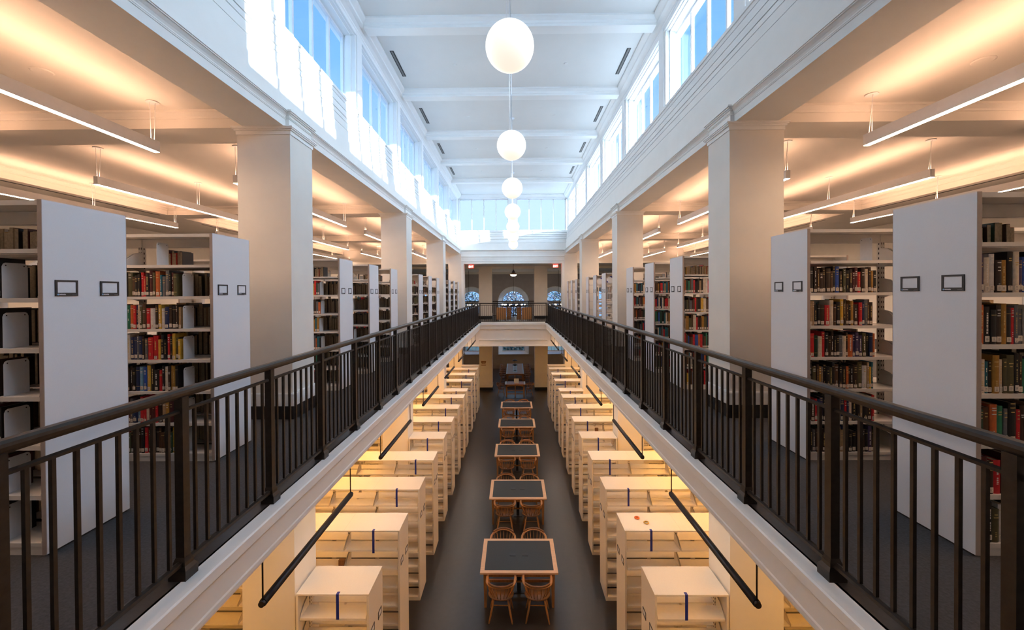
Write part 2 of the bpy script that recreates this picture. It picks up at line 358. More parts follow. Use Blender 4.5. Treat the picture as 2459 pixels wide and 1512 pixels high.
# reading room beyond: piers, far wall with tall arched windows, ceiling
for px in (-8.0, -1.81, 1.81, 8.0):
    r = structroot('column', (px, 28.72, 0))
    part('shaft', MB().box(-0.42, -0.42, 0.0, 0.42, 0.42, 3.42), [CREAM], r)
    part('base', MB().box(-0.45, -0.45, 0.0, 0.45, 0.45, 0.18), [BASEB], r)
    part('base_board', MB().box(-0.44, -0.44, 0.18, 0.44, 0.44, 0.33), [CREAM], r)
    part('lower_shaft', MB().box(-0.42, -0.42, ZL, 0.42, 0.42, -0.5), [CREAM], r)
    part('lower_base', MB().box(-0.45, -0.45, ZL, 0.45, 0.45, ZL+0.18), [BASEB], r)
    part('lower_base_board', MB().box(-0.44, -0.44, ZL+0.18, 0.44, 0.44, ZL+0.35), [CREAM], r)
struct('ceiling_reading_room', MB().box(-XO, 25.2, 3.42, XO, YF+0.6, 3.6).box(-XO, 28.36, 3.25, XO, 29.08, 3.42).box(-XO, YF-0.12, 3.25, XO, YF, 3.42).box(-XO, YF-0.2, 3.34, XO, YF-0.12, 3.42), [SIDEC])
for s in (-1, 1): struct('wall_reading_room_%s' % SIDE[s], MB().box(s*XO, YE+0.6, ZL, s*(XO+0.2), YF+0.6, 3.6), [DARKWALL])
WX = (-7.0, -3.5, 0.0, 3.5, 7.0); WR, GR, ZS, ZA = 1.29, 0.93, -3.46, 0.90
m = MB()
def arch(cx, r, z0, za, n=20): return [(cx-r, z0)] + [(cx-r*math.cos(math.pi*i/n), za+r*math.sin(math.pi*i/n)) for i in range(n+1)] + [(cx+r, z0)]
edges = [-XO] + [(a+b)/2 for a, b in zip(WX[:-1], WX[1:])] + [XO]
for cx, e0, e1 in zip(WX, edges[:-1], edges[1:]):
    A = arch(cx, WR, ZS, ZA)
    # front face pieces around the opening, drawn as strips
    m.box(e0, YF, ZL, e1, YF+0.5, ZS); m.box(e0, YF, ZS, cx-WR, YF+0.5, 3.42); m.box(cx+WR, YF, ZS, e1, YF+0.5, 3.42)
    for p, q in zip(A[1:-2], A[2:-1]):
        m.prism([(p[0], p[1]), (q[0], q[1]), (q[0], 3.42), (p[0], 3.42)], 'y', YF, YF+0.5)
struct('wall_far', m, [DARKWALL])
m = MB().box(-XO, YF-0.03, ZL, XO, YF, ZL+0.3)
for cx in WX:
    m.box(cx-1.45, YF-0.06, ZS-0.06, cx+1.45, YF, ZS)
struct('baseboard_far', m, [DARKWALL])
for cx in WX:      # deep splayed reveal, sash and bars
    wn += 1; r = structroot('window_%d' % wn, (cx, YF, 0))
    A = arch(0, WR-0.002, ZS+0.002, ZA); Bq = arch(0, GR, ZS+0.22, ZA)
    rv = MB()
    for i in range(len(A)-1):
        b = len(rv.v); rv.v += [(A[i][0],0.002,A[i][1]),(A[i+1][0],0.002,A[i+1][1]),(Bq[i+1][0],0.4,Bq[i+1][1]),(Bq[i][0],0.4,Bq[i][1])]; rv.face([b,b+1,b+2,b+3])
    b = len(rv.v); rv.v += [(A[0][0],0.002,A[0][1]),(A[-1][0],0.002,A[-1][1]),(Bq[-1][0],0.4,Bq[-1][1]),(Bq[0][0],0.4,Bq[0][1])]; rv.face([b,b+1,b+2,b+3])
    for p, q in zip(A[:-1], A[1:]):   # pale architrave
        dx, dz = q[0]-p[0], q[1]-p[1]
        rv.tube([(p[0], -0.012, p[1]), (q[0], -0.012, q[1])], 0.03, 6)
    part('reveal', rv, [TRIM], r)
    sa = MB()
    for p, q in zip(Bq[:-1], Bq[1:]): sa.tube([(p[0],0.41,p[1]),(q[0],0.41,q[1])], 0.035, 6)
    sa.box(-GR, 0.38, ZS+0.2, GR, 0.44, ZS+0.27)
    for k in range(1, 6):
        x = -GR+2*GR*k/6; sa.box(x-0.013, 0.395, ZS+0.25, x+0.013, 0.425, ZA)
    z = ZS+0.6
    while z < ZA-0.1: sa.box(-GR, 0.395, z-0.013, GR, 0.425, z+0.013); z += 0.42
    sa.box(-GR, 0.38, ZA-0.04, GR, 0.44, ZA+0.04)
    sa.tube([(0.48*math.cos(t*math.pi/12), 0.41, ZA+0.48*math.sin(t*math.pi/12)) for t in range(13)], 0.016, 6)
    for k in range(1, 6):
        t = math.pi*k/6; sa.tube([(0.48*math.cos(t),0.41,ZA+0.48*math.sin(t)),(GR*math.cos(t),0.41,ZA+GR*math.sin(t))], 0.014, 6)
    sa.tube([(0,0.41,ZA),(0,0.41,ZA+0.48)], 0.014, 6)
    part('sash', sa, [ALU], r)
    g = MB(); b = len(g.v); g.v += [(p[0], 0.415, p[1]) for p in Bq]; g.face(list(range(len(Bq))))
    part('glass_pane', g, [GLASS], r)
# outside: lawn and trees beyond the far windows
struct('ground', MB().box(-70, YF+0.6, -5.3, 70, 120, -5.0), [mat('lawn', (0.012, 0.028, 0.022), 0.9, var=0.4, scale=3)])
BARK = mat('bark', (0.06, 0.045, 0.035), 0.9, var=0.4, scale=12)
LEAFA = mat('leaf_green', (0.012, 0.032, 0.024), 0.5, var=0.5, scale=2); LEAFB = mat('leaf_pale', (0.15, 0.165, 0.17), 0.5, var=0.4, scale=2)
LEAFC = mat('leaf_russet', (0.080, 0.062, 0.066), 0.5, var=0.4, scale=2)
for k, (tx, ty, th, lm, nm) in enumerate(((-5.2,46,8.8,[LEAFA,LEAFB],'bushy green tree outside the far window left of the middle one'),(0.2,50,10,[LEAFB,LEAFC],'pale leafy tree outside the middle far window'),(5.6,46,8.8,[LEAFC,LEAFA],'russet tinged tree outside the far window right of the middle one'),(0.6,41.5,4.4,[LEAFA,LEAFA],'low dark green tree outside the lower half of the middle far window'))):
    t = thing('tree', nm, 'tree', (tx, ty, -5.0), 0, 'trees outside the far windows')
    tr = MB().tube([(0,0,0),(0.1,0,th*0.3),(-0.05,0.05,th*0.75)], [0.22,0.16,0.06], 8)
    for q in range(7):
        a = q*0.9; z = th*(0.28+0.07*q); tr.tube([(0,0,z),(0.8*math.cos(a),0.8*math.sin(a),z+0.7),(1.6*math.cos(a),1.6*math.sin(a),z+1.1)], [0.07,0.045,0.02], 6)
    part('trunk', tr, [BARK], t)
    cw = MB(); rr = random.Random(k)
    for q in range(2600):
        u, v_, w_ = rr.gauss(0,1), rr.gauss(0,1), rr.gauss(0,1); n_ = math.sqrt(u*u+v_*v_+w_*w_)
        R_ = rr.random()**0.4; c = Vector((u/n_*2.6*R_, v_/n_*2.2*R_, th*0.58+w_/n_*th*0.42*R_))
        a = Vector((rr.uniform(-1,1),rr.uniform(-1,1),rr.uniform(-1,1))).normalized()*0.14; d = a.orthogonal().normalized()*0.075
        b = len(cw.v); cw.v += [tuple(c-a), tuple(c+d), tuple(c+a), tuple(c-d)]; cw.face([b,b+1,b+2,b+3], rr.randint(0,1))
    part('crown', cw, lm, t)
# ================================================================== CEILING THINGS
# globe pendants
gl = None
sph = MB().lathe([(0.255*math.sin(math.pi*i/28)+1e-4, -0.255*math.cos(math.pi*i/28)) for i in range(29)], n=40).mesh('globe', [GLOBEM])
GY = [4.6] + [7.67 + 3.12*k for k in range(6)]
for i, gy in enumerate(GY):
    t = thing('globe_pendant', 'white opal glass globe on a thin white cord, %s globe counting from the nearest' % ORD[i], 'pendant lamp', (0.03, gy, 4.26), 0, 'globe pendants along the hall')
    part('globe', sph, None, t)
    part('cord', MB().tube([(0,0,0.25),(0.006,0,0.9),(-0.004,0,1.9),(0,0,2.95)], 0.006, 6), [CORD], t)
    part('suspension_rod', MB().cyl((-0.035,0,0.24),(-0.03,0,2.95), 0.003, n=6), [CORD], t)
    part('canopy', MB().lathe([(0.01,2.92),(0.06,2.93),(0.075,2.96),(0.075,2.98)], n=20), [CORD], t)
# slot diffusers of the hall ceiling and little round detectors
for i, yc in enumerate([PY[2]-1.545+3.09*k for k in range(0, 6)]):
    yc += 1.62 - 1.545
    for s in (-1, 1):
        t = thing('slot_diffuser', 'black air slot along %s edge of the white ceiling, %s from the front' % (SIDE[s], ORD[i]), 'air vent', (s*2.72, yc, 7.24), 0, 'ceiling air slots')
        part('frame', MB().box(-0.045, -0.59, -0.006, 0.045, 0.59, 0), [SLOT], t)
        mm = MB().box(-0.02, -0.58, -0.010, 0.02, 0.58, -0.006); part('blade', mm, [mat('slot_grey', (0.16,0.15,0.14), 0.5, var=0.1, scale=9)], t)
        t = tag(part('sprinkler_cover', MB().lathe([(0.045,0),(0.045,-0.008),(0.03,-0.014)], n=20), [CEIL], None, (s*1.35, yc+0.05, 7.24)), 'small white sprinkler cover inward of the %s air slot, %s bay' % (SIDE[s], ORD[i]), 'sprinkler', 'hall ceiling sprinkler covers')
# aisle linear fixtures
def linear_mesh(L_):
    b = MB()
    b.box(-0.035, 0, 0.004, -0.031, L_, 0.14).box(0.031, 0, 0.004, 0.035, L_, 0.14).box(-0.031, 0, 0.004, 0.031, 0.004, 0.14).box(-0.031, L_-0.004, 0.004, 0.031, L_, 0.14).box(-0.031, 0.004, 0.06, 0.031, L_-0.004, 0.07)
    return b.mesh('housing', [ALU])
LEN = 4.7
hous = linear_mesh(LEN)
dn = MB().box(-0.031, 0.004, 0.0, 0.031, LEN-0.004, 0.004).mesh('lower_diffuser', [DNL])
upm = MB().prism([(-0.03,0.131),(0.03,0.131),(0.018,0.1405),(0.0,0.1435),(-0.018,0.1405)], 'y', 0.01, LEN-0.01).mesh('upper_diffuser', [UPL])
cabm = MB().cyl((-0.02, -0.01, 0.12), (0.0, -0.05, 0.61), 0.004, n=6).mesh('cable', [CORD]); cabn = MB().cyl((0.02, -0.01, 0.12), (0.03, 0.0, 0.61), 0.004, n=6).mesh('cable', [CORD])
rosm = MB().lathe([(0.07,0.605),(0.07,0.615),(0.05,0.62)], n=18).mesh('ceiling_rose', [CORD])
ROWS = (4.52, 6.84, 9.15)
for s in (-1, 1):
    for ri, rx in enumerate(ROWS):
        for bi in range(4):
            y0 = 0.87 + 6.26*bi
            z0 = 3.5
            t = thing('linear_light', 'white linear pendant in the %s aisle, %s row from columns, %s bay from front' % (SIDE[s], ORD[ri], ORD[bi]), 'light fixture', (s*rx, y0, z0), 0, 'linear pendants of the upper aisles')
            part('housing', hous, None, t); part('lower_diffuser', dn, None, t, label='glowing lower diffuser'); part('upper_diffuser', upm, None, t, label='glowing upper diffuser')
            for yy in (0.06, LEN/2, LEN-0.06):
                part('cable', cabm, None, t, (0, yy, 0)); part('cable', cabn, None, t, (0, yy, 0)); part('ceiling_rose', rosm, None, t, (0.01, yy-0.02, 0.0))
    for bi in range(4):
        y0 = 1.2+6.26*bi
        tag(part('slot_diffuser', MB().box(-0.025, 0, -0.004, 0.025, 4.6, 0.0), [SLOT], None, (s*9.82, y0, 3.9)), 'long black air slot in the %s aisle bulkhead, %s from the front' % (SIDE[s], ORD[bi]), 'air vent', 'aisle bulkhead air slots')
        tag(part('ceiling_speaker', MB().lathe([(0.10,0),(0.10,-0.006),(0.085,-0.012)], n=24), [SIDEC], None, (s*5.08, 4.72+6.26*bi, 4.12)), 'round white ceiling disc by the first light row, %s aisle, %s bay' % (SIDE[s], ORD[bi]), 'speaker', 'aisle ceiling discs')
# ================================================================== RAILINGS
ZC = 0.036
def handrail_profile(): return [(-0.03,1.055),(-0.033,1.07),(-0.03,1.083),(-0.018,1.093),(0,1.096),(0.018,1.093),(0.03,1.083),(0.033,1.07),(0.03,1.055),(0.012,1.05),(0.012,1.04),(-0.012,1.04),(-0.012,1.05)]
postm = MB().box(-0.025,-0.025,0.12,0.025,0.025,1.045).mesh('post', [IRON])
ft = MB().box(-0.05,-0.05,0,0.05,0.05,0.055)
for a, b, z0, z1 in ((0.05,0.036,0.055,0.075),(0.036,0.034,0.075,0.095),(0.034,0.026,0.095,0.12)):
    k = len(ft.v); ft.v += [(-a,-a,z0),(a,-a,z0),(a,a,z0),(-a,a,z0),(-b,-b,z1),(b,-b,z1),(b,b,z1),(-b,b,z1)]
    for q in ((0,3,2,1),(4,5,6,7),(0,1,5,4),(1,2,6,5),(2,3,7,6),(3,0,4,7)): ft.face([k+i for i in q])
footm = ft.mesh('post_foot', [IRON])
pickm = MB().box(-0.0085,-0.0085,0.10,0.0085,0.0085,0.965).mesh('picket', [IRON])
def railing(label, axis, fixed, a0, a1, posts, npick, z, nsep):
    """axis 'y': runs along y at x=fixed."""
    loc = (fixed, 0, z) if axis == 'y' else (0, fixed, z)
    t = thing('railing', label, 'railing', loc)
    hp = handrail_profile()
    ax = 'y' if axis == 'y' else 'x'
    part('handrail', MB().prism(hp, ax, a0, a1), [IRON], t)
    part('mid_rail', MB().prism([(-0.011,0.955),(-0.011,0.968),(0,0.976),(0.011,0.968),(0.011,0.955)], ax, a0, a1), [IRON], t)
    part('bottom_rail', MB().prism([(-0.018,0.075),(-0.018,0.095),(0,0.102),(0.018,0.095),(0.018,0.075)], ax, a0, a1), [IRON], t)
    P = lambda v: (0, v, 0) if axis == 'y' else (v, 0, 0)
    for p in posts:
        o = part('post', postm, None, t, P(p)); part('post_foot', footm, None, o)
    pk = []
    for p, q in zip(posts[:-1], posts[1:]):
        for k in range(1, npick+1): pk.append(p+(q-p)*k/(npick+1))
    for v in pk[:nsep]: part('picket', pickm, None, t, P(v))
    if pk[nsep:]:
        mm = MB()
        for v in pk[nsep:]:
            c = P(v); mm.box(c[0]-0.0085, c[1]-0.0085, 0.10, c[0]+0.0085, c[1]+0.0085, 0.965)
        o = part('picket', mm, [IRON], t); o['kind'] = 'stuff'
    return t
POSTS = [1.586+0.908*k for k in range(0, 25)]
for s in (-1, 1):
    railing('dark bronze metal railing with pickets along the %s gallery edge' % SIDE[s], 'y', s*1.87, 0.6, 23.68, [0.678]+[p for p in POSTS if p < 23.5], 8, ZC, 100)
railing('short dark railing across the far end of the opening, in front of the wooden armchairs', 'x', 23.66, -1.835, 1.835, [-1.8, 1.8], 31, 0.036, 100)
railing('dark railing along the window side of the far bridge, behind the wooden armchairs', 'x', 31.1, -5.6, 5.6, [-5.5+1.1*k for k in range(11)], 8, 0.0, 100)
# ================================================================== BOOKCASES
PITCH = 1.565; DEP = 0.605; SEC = 0.914; HB = 2.283
LEV = [0.08, 0.385, 0.705, 1.02, 1.33, 1.655, 1.97]
def shelf_mesh(L_, s, back, steel, zb=False):
    """shelf of one section, local origin on the unit's axis; x from 0 outward (times s)"""
    b = MB(); d0, d1 = (-0.29, -0.025) if not back else (0.025, 0.29)
    f_ = d0 if not back else d1
    b.box(s*0.01, d0, -0.006, s*(L_-0.01), d1, 0.0)
    b.box(s*0.01, f_, -0.028, s*(L_-0.01), f_+(0.012 if not back else -0.012), -0.006)
    for x in (0.012, L_-0.014):
        pr = [(f_, -0.028), (f_, 0.01), (f_*0.45, 0.13), (f_*0.09, 0.15), (f_*0.09, -0.06), (f_*0.45, -0.03)]
        b.prism([(y, z) for y, z in pr], 'x', s*x, s*(x+0.002))
    return b.mesh('shelf', [steel])
SHM = {}
def shelf_get(s, back, low):
    k = (s, back, low)
    if k not in SHM: SHM[k] = shelf_mesh(SEC, s, back, LSTEEL if low else STEEL)
    return SHM[k]
def upright_mesh(s, steel):
    b = MB().box(-0.02, -0.025, 0.02, 0.02, 0.025, HB-0.03)
    z = 0.12
    while z < HB-0.12:
        for x in (-0.011, 0.011):
            b.box(x-0.004, -0.0258, z, x+0.004, -0.0252, z+0.022, 1)
        b.box(-0.0208, -0.006, z, -0.0202, 0.006, z+0.022, 1); b.box(0.0202, -0.006, z, 0.0208, 0.006, z+0.022, 1)
        z += 0.0508
    return b.mesh('upright', [steel, SLOT])
UPM = {False: upright_mesh(1, STEEL), True: upright_mesh(1, LSTEEL)}
def panel_mesh(s, lam, edge):
    b = MB(); h = DEP/2
    b.box(-0.014, -h+0.004, 0.012, 0.014, h-0.004, HB, 0)
    b.box(-0.0142, -h, 0.012, 0.0142, -h+0.004, HB, 1); b.box(-0.0142, h-0.004, 0.012, 0.0142, h, HB, 1)
    b.box(-0.01, -h+0.02, 0, 0.01, h-0.02, 0.012, 2)
    return b.mesh('end_panel', [lam, edge, SLOT])
PNM = {False: panel_mesh(1, LAM, EDGE), True: panel_mesh(1, LLAM, LSTEEL)}
def holder_mesh():
    b = MB(); w, h = 0.074, 0.053
    b.box(0, -w, -h, 0.006, w, -h+0.022, 0); b.box(0, -w, h-0.012, 0.006, w, h, 0)
    b.box(0, -w, -h+0.022, 0.006, -w+0.014, h-0.012, 0); b.box(0, w-0.014, -h+0.022, 0.006, w, h-0.012, 0)
    b.box(0.001, -w+0.014, -h+0.022, 0.003, w-0.014, h-0.012, 1)
    b.cyl((0.0062, -w+0.016, -h+0.010), (0.0068, -w+0.016, -h+0.010), 0.0055, n=12, m=2)
    for q in range(9): b.box(0.0062, -w+0.024+q*0.0046, -h+0.007, 0.0066, -w+0.0275+q*0.0046, -h+(0.013 if q % 3 else 0.0145), 1)
    for q in range(5): b.box(0.0062, 0.034+q*0.006, -h+0.006, 0.0066, 0.0385+q*0.006, -h+0.0085, 3)
    return b.mesh('label_holder', [PLAST, CARD, LOGO, mat('print_grey', (0.3,0.3,0.3), 0.5, var=0.1, scale=50)])
HOLM = holder_mesh()
def unit(name, label, cat, group, s, x0, yc, z, nsec, low, backrun=True, tape=None):
    t = thing(name, label, cat, (s*x0, yc, z), 0, group)
    lam = LLAM if low else LAM; st = LSTEEL if low else STEEL
    p = part('end_panel', PNM[low], None, t, (s*0.014, 0, 0))
    for yy in (-0.155, 0.155):
        h = link('label_holder', HOLM, p, (-s*0.0144, yy, 1.72), 0 if s < 0 else math.pi)
        h['label'] = 'black framed card holder'
    Lx = nsec*SEC
    part('end_panel', PNM[low], None, t, (s*(Lx+0.05), 0, 0))
    b = MB()
    if low:
        b.box(s*0.0, -DEP/2, HB, s*(Lx+0.064), DEP/2, HB+0.022); 
        for k in range(1, nsec): b.box(s*(0.035+k*SEC), -DEP/2+0.002, HB+0.0215, s*(0.0365+k*SEC), DEP/2-0.002, HB+0.0223, 1)
        part('top_panel', b, [LLAM, EDGE], t)
    else:
        b.box(s*0.028, -DEP/2+0.005, HB-0.022, s*(Lx+0.036), DEP/2-0.005, HB-0.004); b.box(s*0.028, -DEP/2+0.005, HB-0.036, s*(Lx+0.036), -DEP/2+0.015, HB-0.022)
        part('top_panel', b, [STEEL], t)
    b = MB().box(s*0.03, -0.02, HB-0.115, s*(Lx+0.034), 0.02, HB-0.024); part('tie_rail', b, [STEEL if not low else LSTEEL], t)
    for k in range(0, nsec+1):
        part('upright', UPM[low], None, t, (s*(0.05+k*SEC - (0.0 if k < nsec else 0.03)), 0, 0))
    for k in range(nsec):
        for L_ in LEV: part('shelf', shelf_get(s, False, low), None, t, (s*(0.032+k*SEC), 0, L_))
    for L_ in LEV:
        b = MB().box(s*0.04, 0.025, L_-0.006, s*(Lx+0.02), 0.29, L_).box(s*0.04, 0.278, L_-0.028, s*(Lx+0.02), 0.29, L_-0.006)
        part('shelf', b, [st], t)
    b = MB().box(s*0.03, -0.285, 0.0, s*(Lx+0.034), -0.273, 0.078).box(s*0.03, 0.273, 0.0, s*(Lx+0.034), 0.285, 0.078)
    part('kick_plate', b, [st], t)
    if tape:
        for (tx, tw, dz) in tape:
            b = MB().box(s*tx, -DEP/2-0.004, HB-0.31-dz, s*(tx+tw), -DEP/2-0.001, HB+0.0235); b.box(s*tx, -DEP/2-0.004, HB+0.0225, s*(tx+tw), -DEP/2+0.05, HB+0.0245)
            part('tape_strip', b, [TAPE], t, label='blue tape strip hanging from the top')
    return t
PANY = []
KK = [(2.737,0),(4.303,1),(7.464,3),(9.004,4),(10.577,5),(13.70,7),(15.27,8),(16.84,9),(19.96,11),(21.53,12),(23.10,13)]
XU = 2.94
for s in (-1, 1):
    for i, (y0, k) in enumerate(KK):
        where = ['nearest the front', 'just before the first pillar', 'just past the first pillar', 'midway between first and second pillars', 'just before the second pillar', 'just past the second pillar', 'midway between second and third pillars', 'just before the third pillar', 'just past the third pillar', 'midway between third and last pillars', 'just before the last pillar'][i]
        unit('bookcase', 'grey steel library bookcase in the %s upper aisle, %s' % (SIDE[s], where), 'bookcase', 'upper aisle bookcases', s, XU, y0+DEP/2, 0, 3 if i < 3 else 2, False)
for o_ in [q for q in bpy.data.objects if q.name.startswith('bookcase') and q.parent is None]:
    if o_['label'].endswith(('right upper aisle, just past the second pillar', 'right upper aisle, midway between second and third pillars')):
        part('tape_strip', MB().prism([(0.12,2.17),(0.17,2.19),(0.50,2.00),(0.47,1.975)], 'y', -0.012-0.30, -0.30), [TAPE], o_, label='blue tape strip stuck slantwise across the top opening')
        part('back_card', MB().box(0.08,-0.29,1.972,0.6,-0.286,2.165), [CARD], o_, label='white card in the top opening')
LOWY = [5.757 + 1.5555*k for k in range(13)]
XLO = 1.905
for s in (-1, 1):
    for i, y0 in enumerate(LOWY):
        short = (i % 4 == 0)
        if i == 12: y0 -= 0.55
        if i == 8: y0 = min(y0, 18.365-0.605)
        if short: y0 = min(y0, COLY[1+i//4]-0.315+0.0)  if i else y0
        dz = random.Random(i*3+s).uniform(0, 0.05)
        tp = [(0.40+0.06*((i*7) % 5)/5, 0.038, dz)] if i < 12 else None
        lab = '%s cream metal shelving on the lower floor, %s from the front on the %s' % ('short' if short else 'long', ORD[i], SIDE[s])
        unit('shelving_unit', lab, 'shelving', 'empty lower floor shelving', s, XLO, y0+DEP/2, ZL, 1 if short else (4 if i < 4 else 3), True, tape=tp)
# ------------------------------------------------------------------ books
PAL = {'black': (0.010,0.009,0.010), 'dark brown': (0.035,0.018,0.010), 'brown': (0.085,0.040,0.018), 'maroon': (0.075,0.012,0.012), 'red': (0.55,0.016,0.022), 'orange': (0.50,0.11,0.025), 'ochre': (0.36,0.18,0.03), 'yellow': (0.60,0.36,0.04), 'tan': (0.36,0.24,0.13), 'cream': (0.62,0.52,0.40), 'white': (0.62,0.58,0.55), 'olive': (0.085,0.075,0.03), 'green': (0.02,0.17,0.09), 'dark green': (0.012,0.05,0.028), 'teal': (0.012,0.11,0.15), 'navy': (0.012,0.025,0.085), 'blue': (0.02,0.07,0.32), 'sky blue': (0.14,0.32,0.50), 'grey': (0.12,0.12,0.13), 'purple': (0.06,0.04,0.10)}
BM = {k: mat('cloth_'+k.replace(' ', '_'), v, 0.55, var=0.15, scale=30) for k, v in PAL.items()}
PAGES = mat('book_pages', (0.46,0.38,0.27), 0.8, var=0.2, scale=60)
GOLD = mat('gilt_lettering', (0.55,0.38,0.14), 0.4, var=0.2, scale=60)
SILV = mat('white_lettering', (0.70,0.66,0.60), 0.5, var=0.1, scale=60)
TAGM = mat('paper_tag', (0.68,0.60,0.50), 0.6, var=0.08, scale=60)
INK = mat('ink', (0.03,0.03,0.03), 0.6, var=0.1, scale=60)
BASEP = ['black']*7+['dark brown']*6+['brown']*4+['maroon']*2+['red']*4+['orange']*2+['ochre']*2+['yellow']*2+['tan']*2+['cream']*2+['white']*1+['olive']*2+['green']+['dark green']+['teal']*2+['navy']*2+['blue']+['grey']*2+['purple']
BROWNP = ['dark brown']*5+['brown']*4+['black']*2+['olive']*3+['tan']
BRIGHTP = BASEP+['teal','green','red','blue','orange','navy','teal','green','red','sky blue']
NAMED_BLUE = {'red':'bright red'}
def book_mesh(w, d, h, col, rr, plain=False):
    b = MB(); e = 0.0035
    n = 5; pr = []
    bul = min(0.006, w*0.15)
    for i in range(n+1):
        u = -1+2*i/n; pr.append((u*w/2, bul*(u*u)))
    pr += [(w/2, d), (w/2-e*0.7, d), (w/2-e*0.7, 0.012), (-w/2+e*0.7, 0.012), (-w/2+e*0.7, d), (-w/2, d)]
    b.prism(pr, 'z', 0, h, 0)
    b.box(-w/2+e*0.75, 0.012, 0.003, w/2-e*0.75, d-0.006, h-0.004, 1)
    lm = 2 if rr.random() < 0.6 else 3
    st = rr.random()
    if st < 0.55:     # short lines across the spine
        z = h*rr.uniform(0.66, 0.78)
        for q in range(rr.randint(2, 3)): ww = w*rr.uniform(0.18, 0.32); b.box(-ww, -0.0006, z, ww, 0.002, z+0.006, lm); z += rr.uniform(0.013, 0.03)
        z = h*rr.uniform(0.12, 0.22)
        if rr.random() < 0.5:
            for q in range(3): b.box(-w*0.12, -0.0006, z, w*0.12, 0.002, z+0.005, lm); z += 0.012
    elif st < 0.85:   # lettering running up the spine
        z = h*0.28; ww = w*0.13
        while z < h*0.82:
            l_ = rr.uniform(0.006, 0.016)
            if rr.random() > 0.18: b.box(-ww*rr.uniform(0.7, 1), -0.0006, z, ww*rr.uniform(0.7, 1), 0.002, z+l_, lm)
            z += l_+0.004
    else:
        for zz in (h*0.18, h*0.84): b.box(-w*0.42, -0.0004, zz, w*0.42, 0.003, zz+0.003, lm)
    return b.mesh('book', [BM[col], PAGES, GOLD, SILV])
def tag_mesh(w, rr):
    b = MB(); a = min(w*0.42, 0.013); h = rr.uniform(0.028, 0.036)
    b.box(-a, -0.0012, 0, a, 0.0018, h, 0)
    for q in range(3): b.box(-a*0.6, -0.0016, 0.006+q*0.008, a*rr.uniform(0.2, 0.6), -0.0012, 0.008+q*0.008, 1)
    return b.mesh('call_label', [TAGM, INK])
nbook = 0
def row(rr, u0, u1, pal, hmin=0.20, hmax=0.262):
    u = u0; out = []
    while True:
        w = rr.choice((0.02,0.024,0.028,0.03,0.034,0.038,0.045)); w *= rr.uniform(0.9, 1.1)
        if u+w > u1: return out
        out.append((u, w, rr.uniform(0.15, 0.2), rr.uniform(hmin, hmax), rr.choice(pal))); u += w+0.001
SHN = {6:'top', 5:'second', 4:'third', 3:'fourth', 2:'fifth', 1:'sixth', 0:'bottom'}
K1 = {'k':'black','d':'dark brown','b':'brown','m':'maroon','r':'red','o':'orange','h':'ochre','y':'yellow','t':'tan','c':'cream','w':'white','l':'olive','g':'green','G':'dark green','e':'teal','n':'navy','u':'blue','s':'sky blue','a':'grey','p':'purple'}
SEQS = {(-1,4.303): {5:'lmkaaeolmkrrkkbl', 4:'tdkdnwydwrblcnrogk', 3:'ylykrkkyrradnannckkoao', 2:'khhdckrkkyusnkdddne', 1:'snmmhtdrmmcrrsnam', 0:'yGkbbdklrkdad'},
 (1,4.303): {5:'kdbdddbkudlkdmmrdcdhk', 4:'ttkkdrcbkydbkhdrna', 3:'rGcrkddkkacdoppplk', 2:'kldhakklkbkkokk', 1:'drnpkrtbcnrnckktk', 0:'kabgdkdkttukkkl'},
 (1,2.737): {5:'pcwdhkcpuk', 4:'okkdhkraac', 3:'cekhcllkd', 2:'Gbogakrd', 1:'kmdrkmd', 0:'ycklwmk'}}
def single_books(s, y0, u0, ufn, levels, case, pal, seed):
    global nbook
    rr = random.Random(seed)
    for li in levels:
        if s > 0: seq = row(rr, u0, ufn(rr), pal)
        else: seq = row(rr, ufn(rr), u0, pal)
        named = SEQS.get((s, y0), {}).get(li, '')
        for q, (u, w, d, h, col) in enumerate(seq):
            if q < len(named): col = K1[named[q]]
            x = s*(XU+0.034+u+w/2); z = LEV[li]+0.0003
            o = part('book', book_mesh(w, d, h, col, rr), None, None, (x, y0+0.022+rr.uniform(0, 0.012), z))
            rim = 'tall ' if h > 0.255 else ''
            hastag = rr.random() < 0.8
            lab = '%s book, %s from the %s, %s shelf%s, %s' % (col, ORD[q], 'end panel' if s > 0 else 'bookend', SHN[li], ' from top' if SHN[li] not in ('top', 'bottom') else '', case)
            tag(o, lab, 'book', 'library books on the near bookcases')
            if hastag:
                c = part('call_label', tag_mesh(w, rr), None, o, (0, -0.0002, rr.uniform(0.008, 0.02)), label='pale paper call number label')
            nbook += 1
single_books(-1, 4.303, 0.93, lambda r: r.uniform(0.30, 0.40), (5,4,3,2,1,0), 'left bookcase by pillar', BASEP+['red','yellow','teal'], 11)
single_books(1, 4.303, 0.012, lambda r: r.uniform(0.62, 0.72), (5,4,3,2,1,0), 'right bookcase by pillar', BASEP+['black']*4+['dark brown']*4, 5)
single_books(1, 2.737, 0.012, lambda r: r.uniform(0.36, 0.40), (5,4,3,2,1,0), 'frontmost right bookcase', BASEP+['cream','orange','green'], 9)
single_books(-1, 2.737, 0.46, lambda r: r.uniform(0.27, 0.29), (5,4,3,2,1,0), 'frontmost left bookcase', ['black','dark brown','navy','black','maroon','brown'], 4)
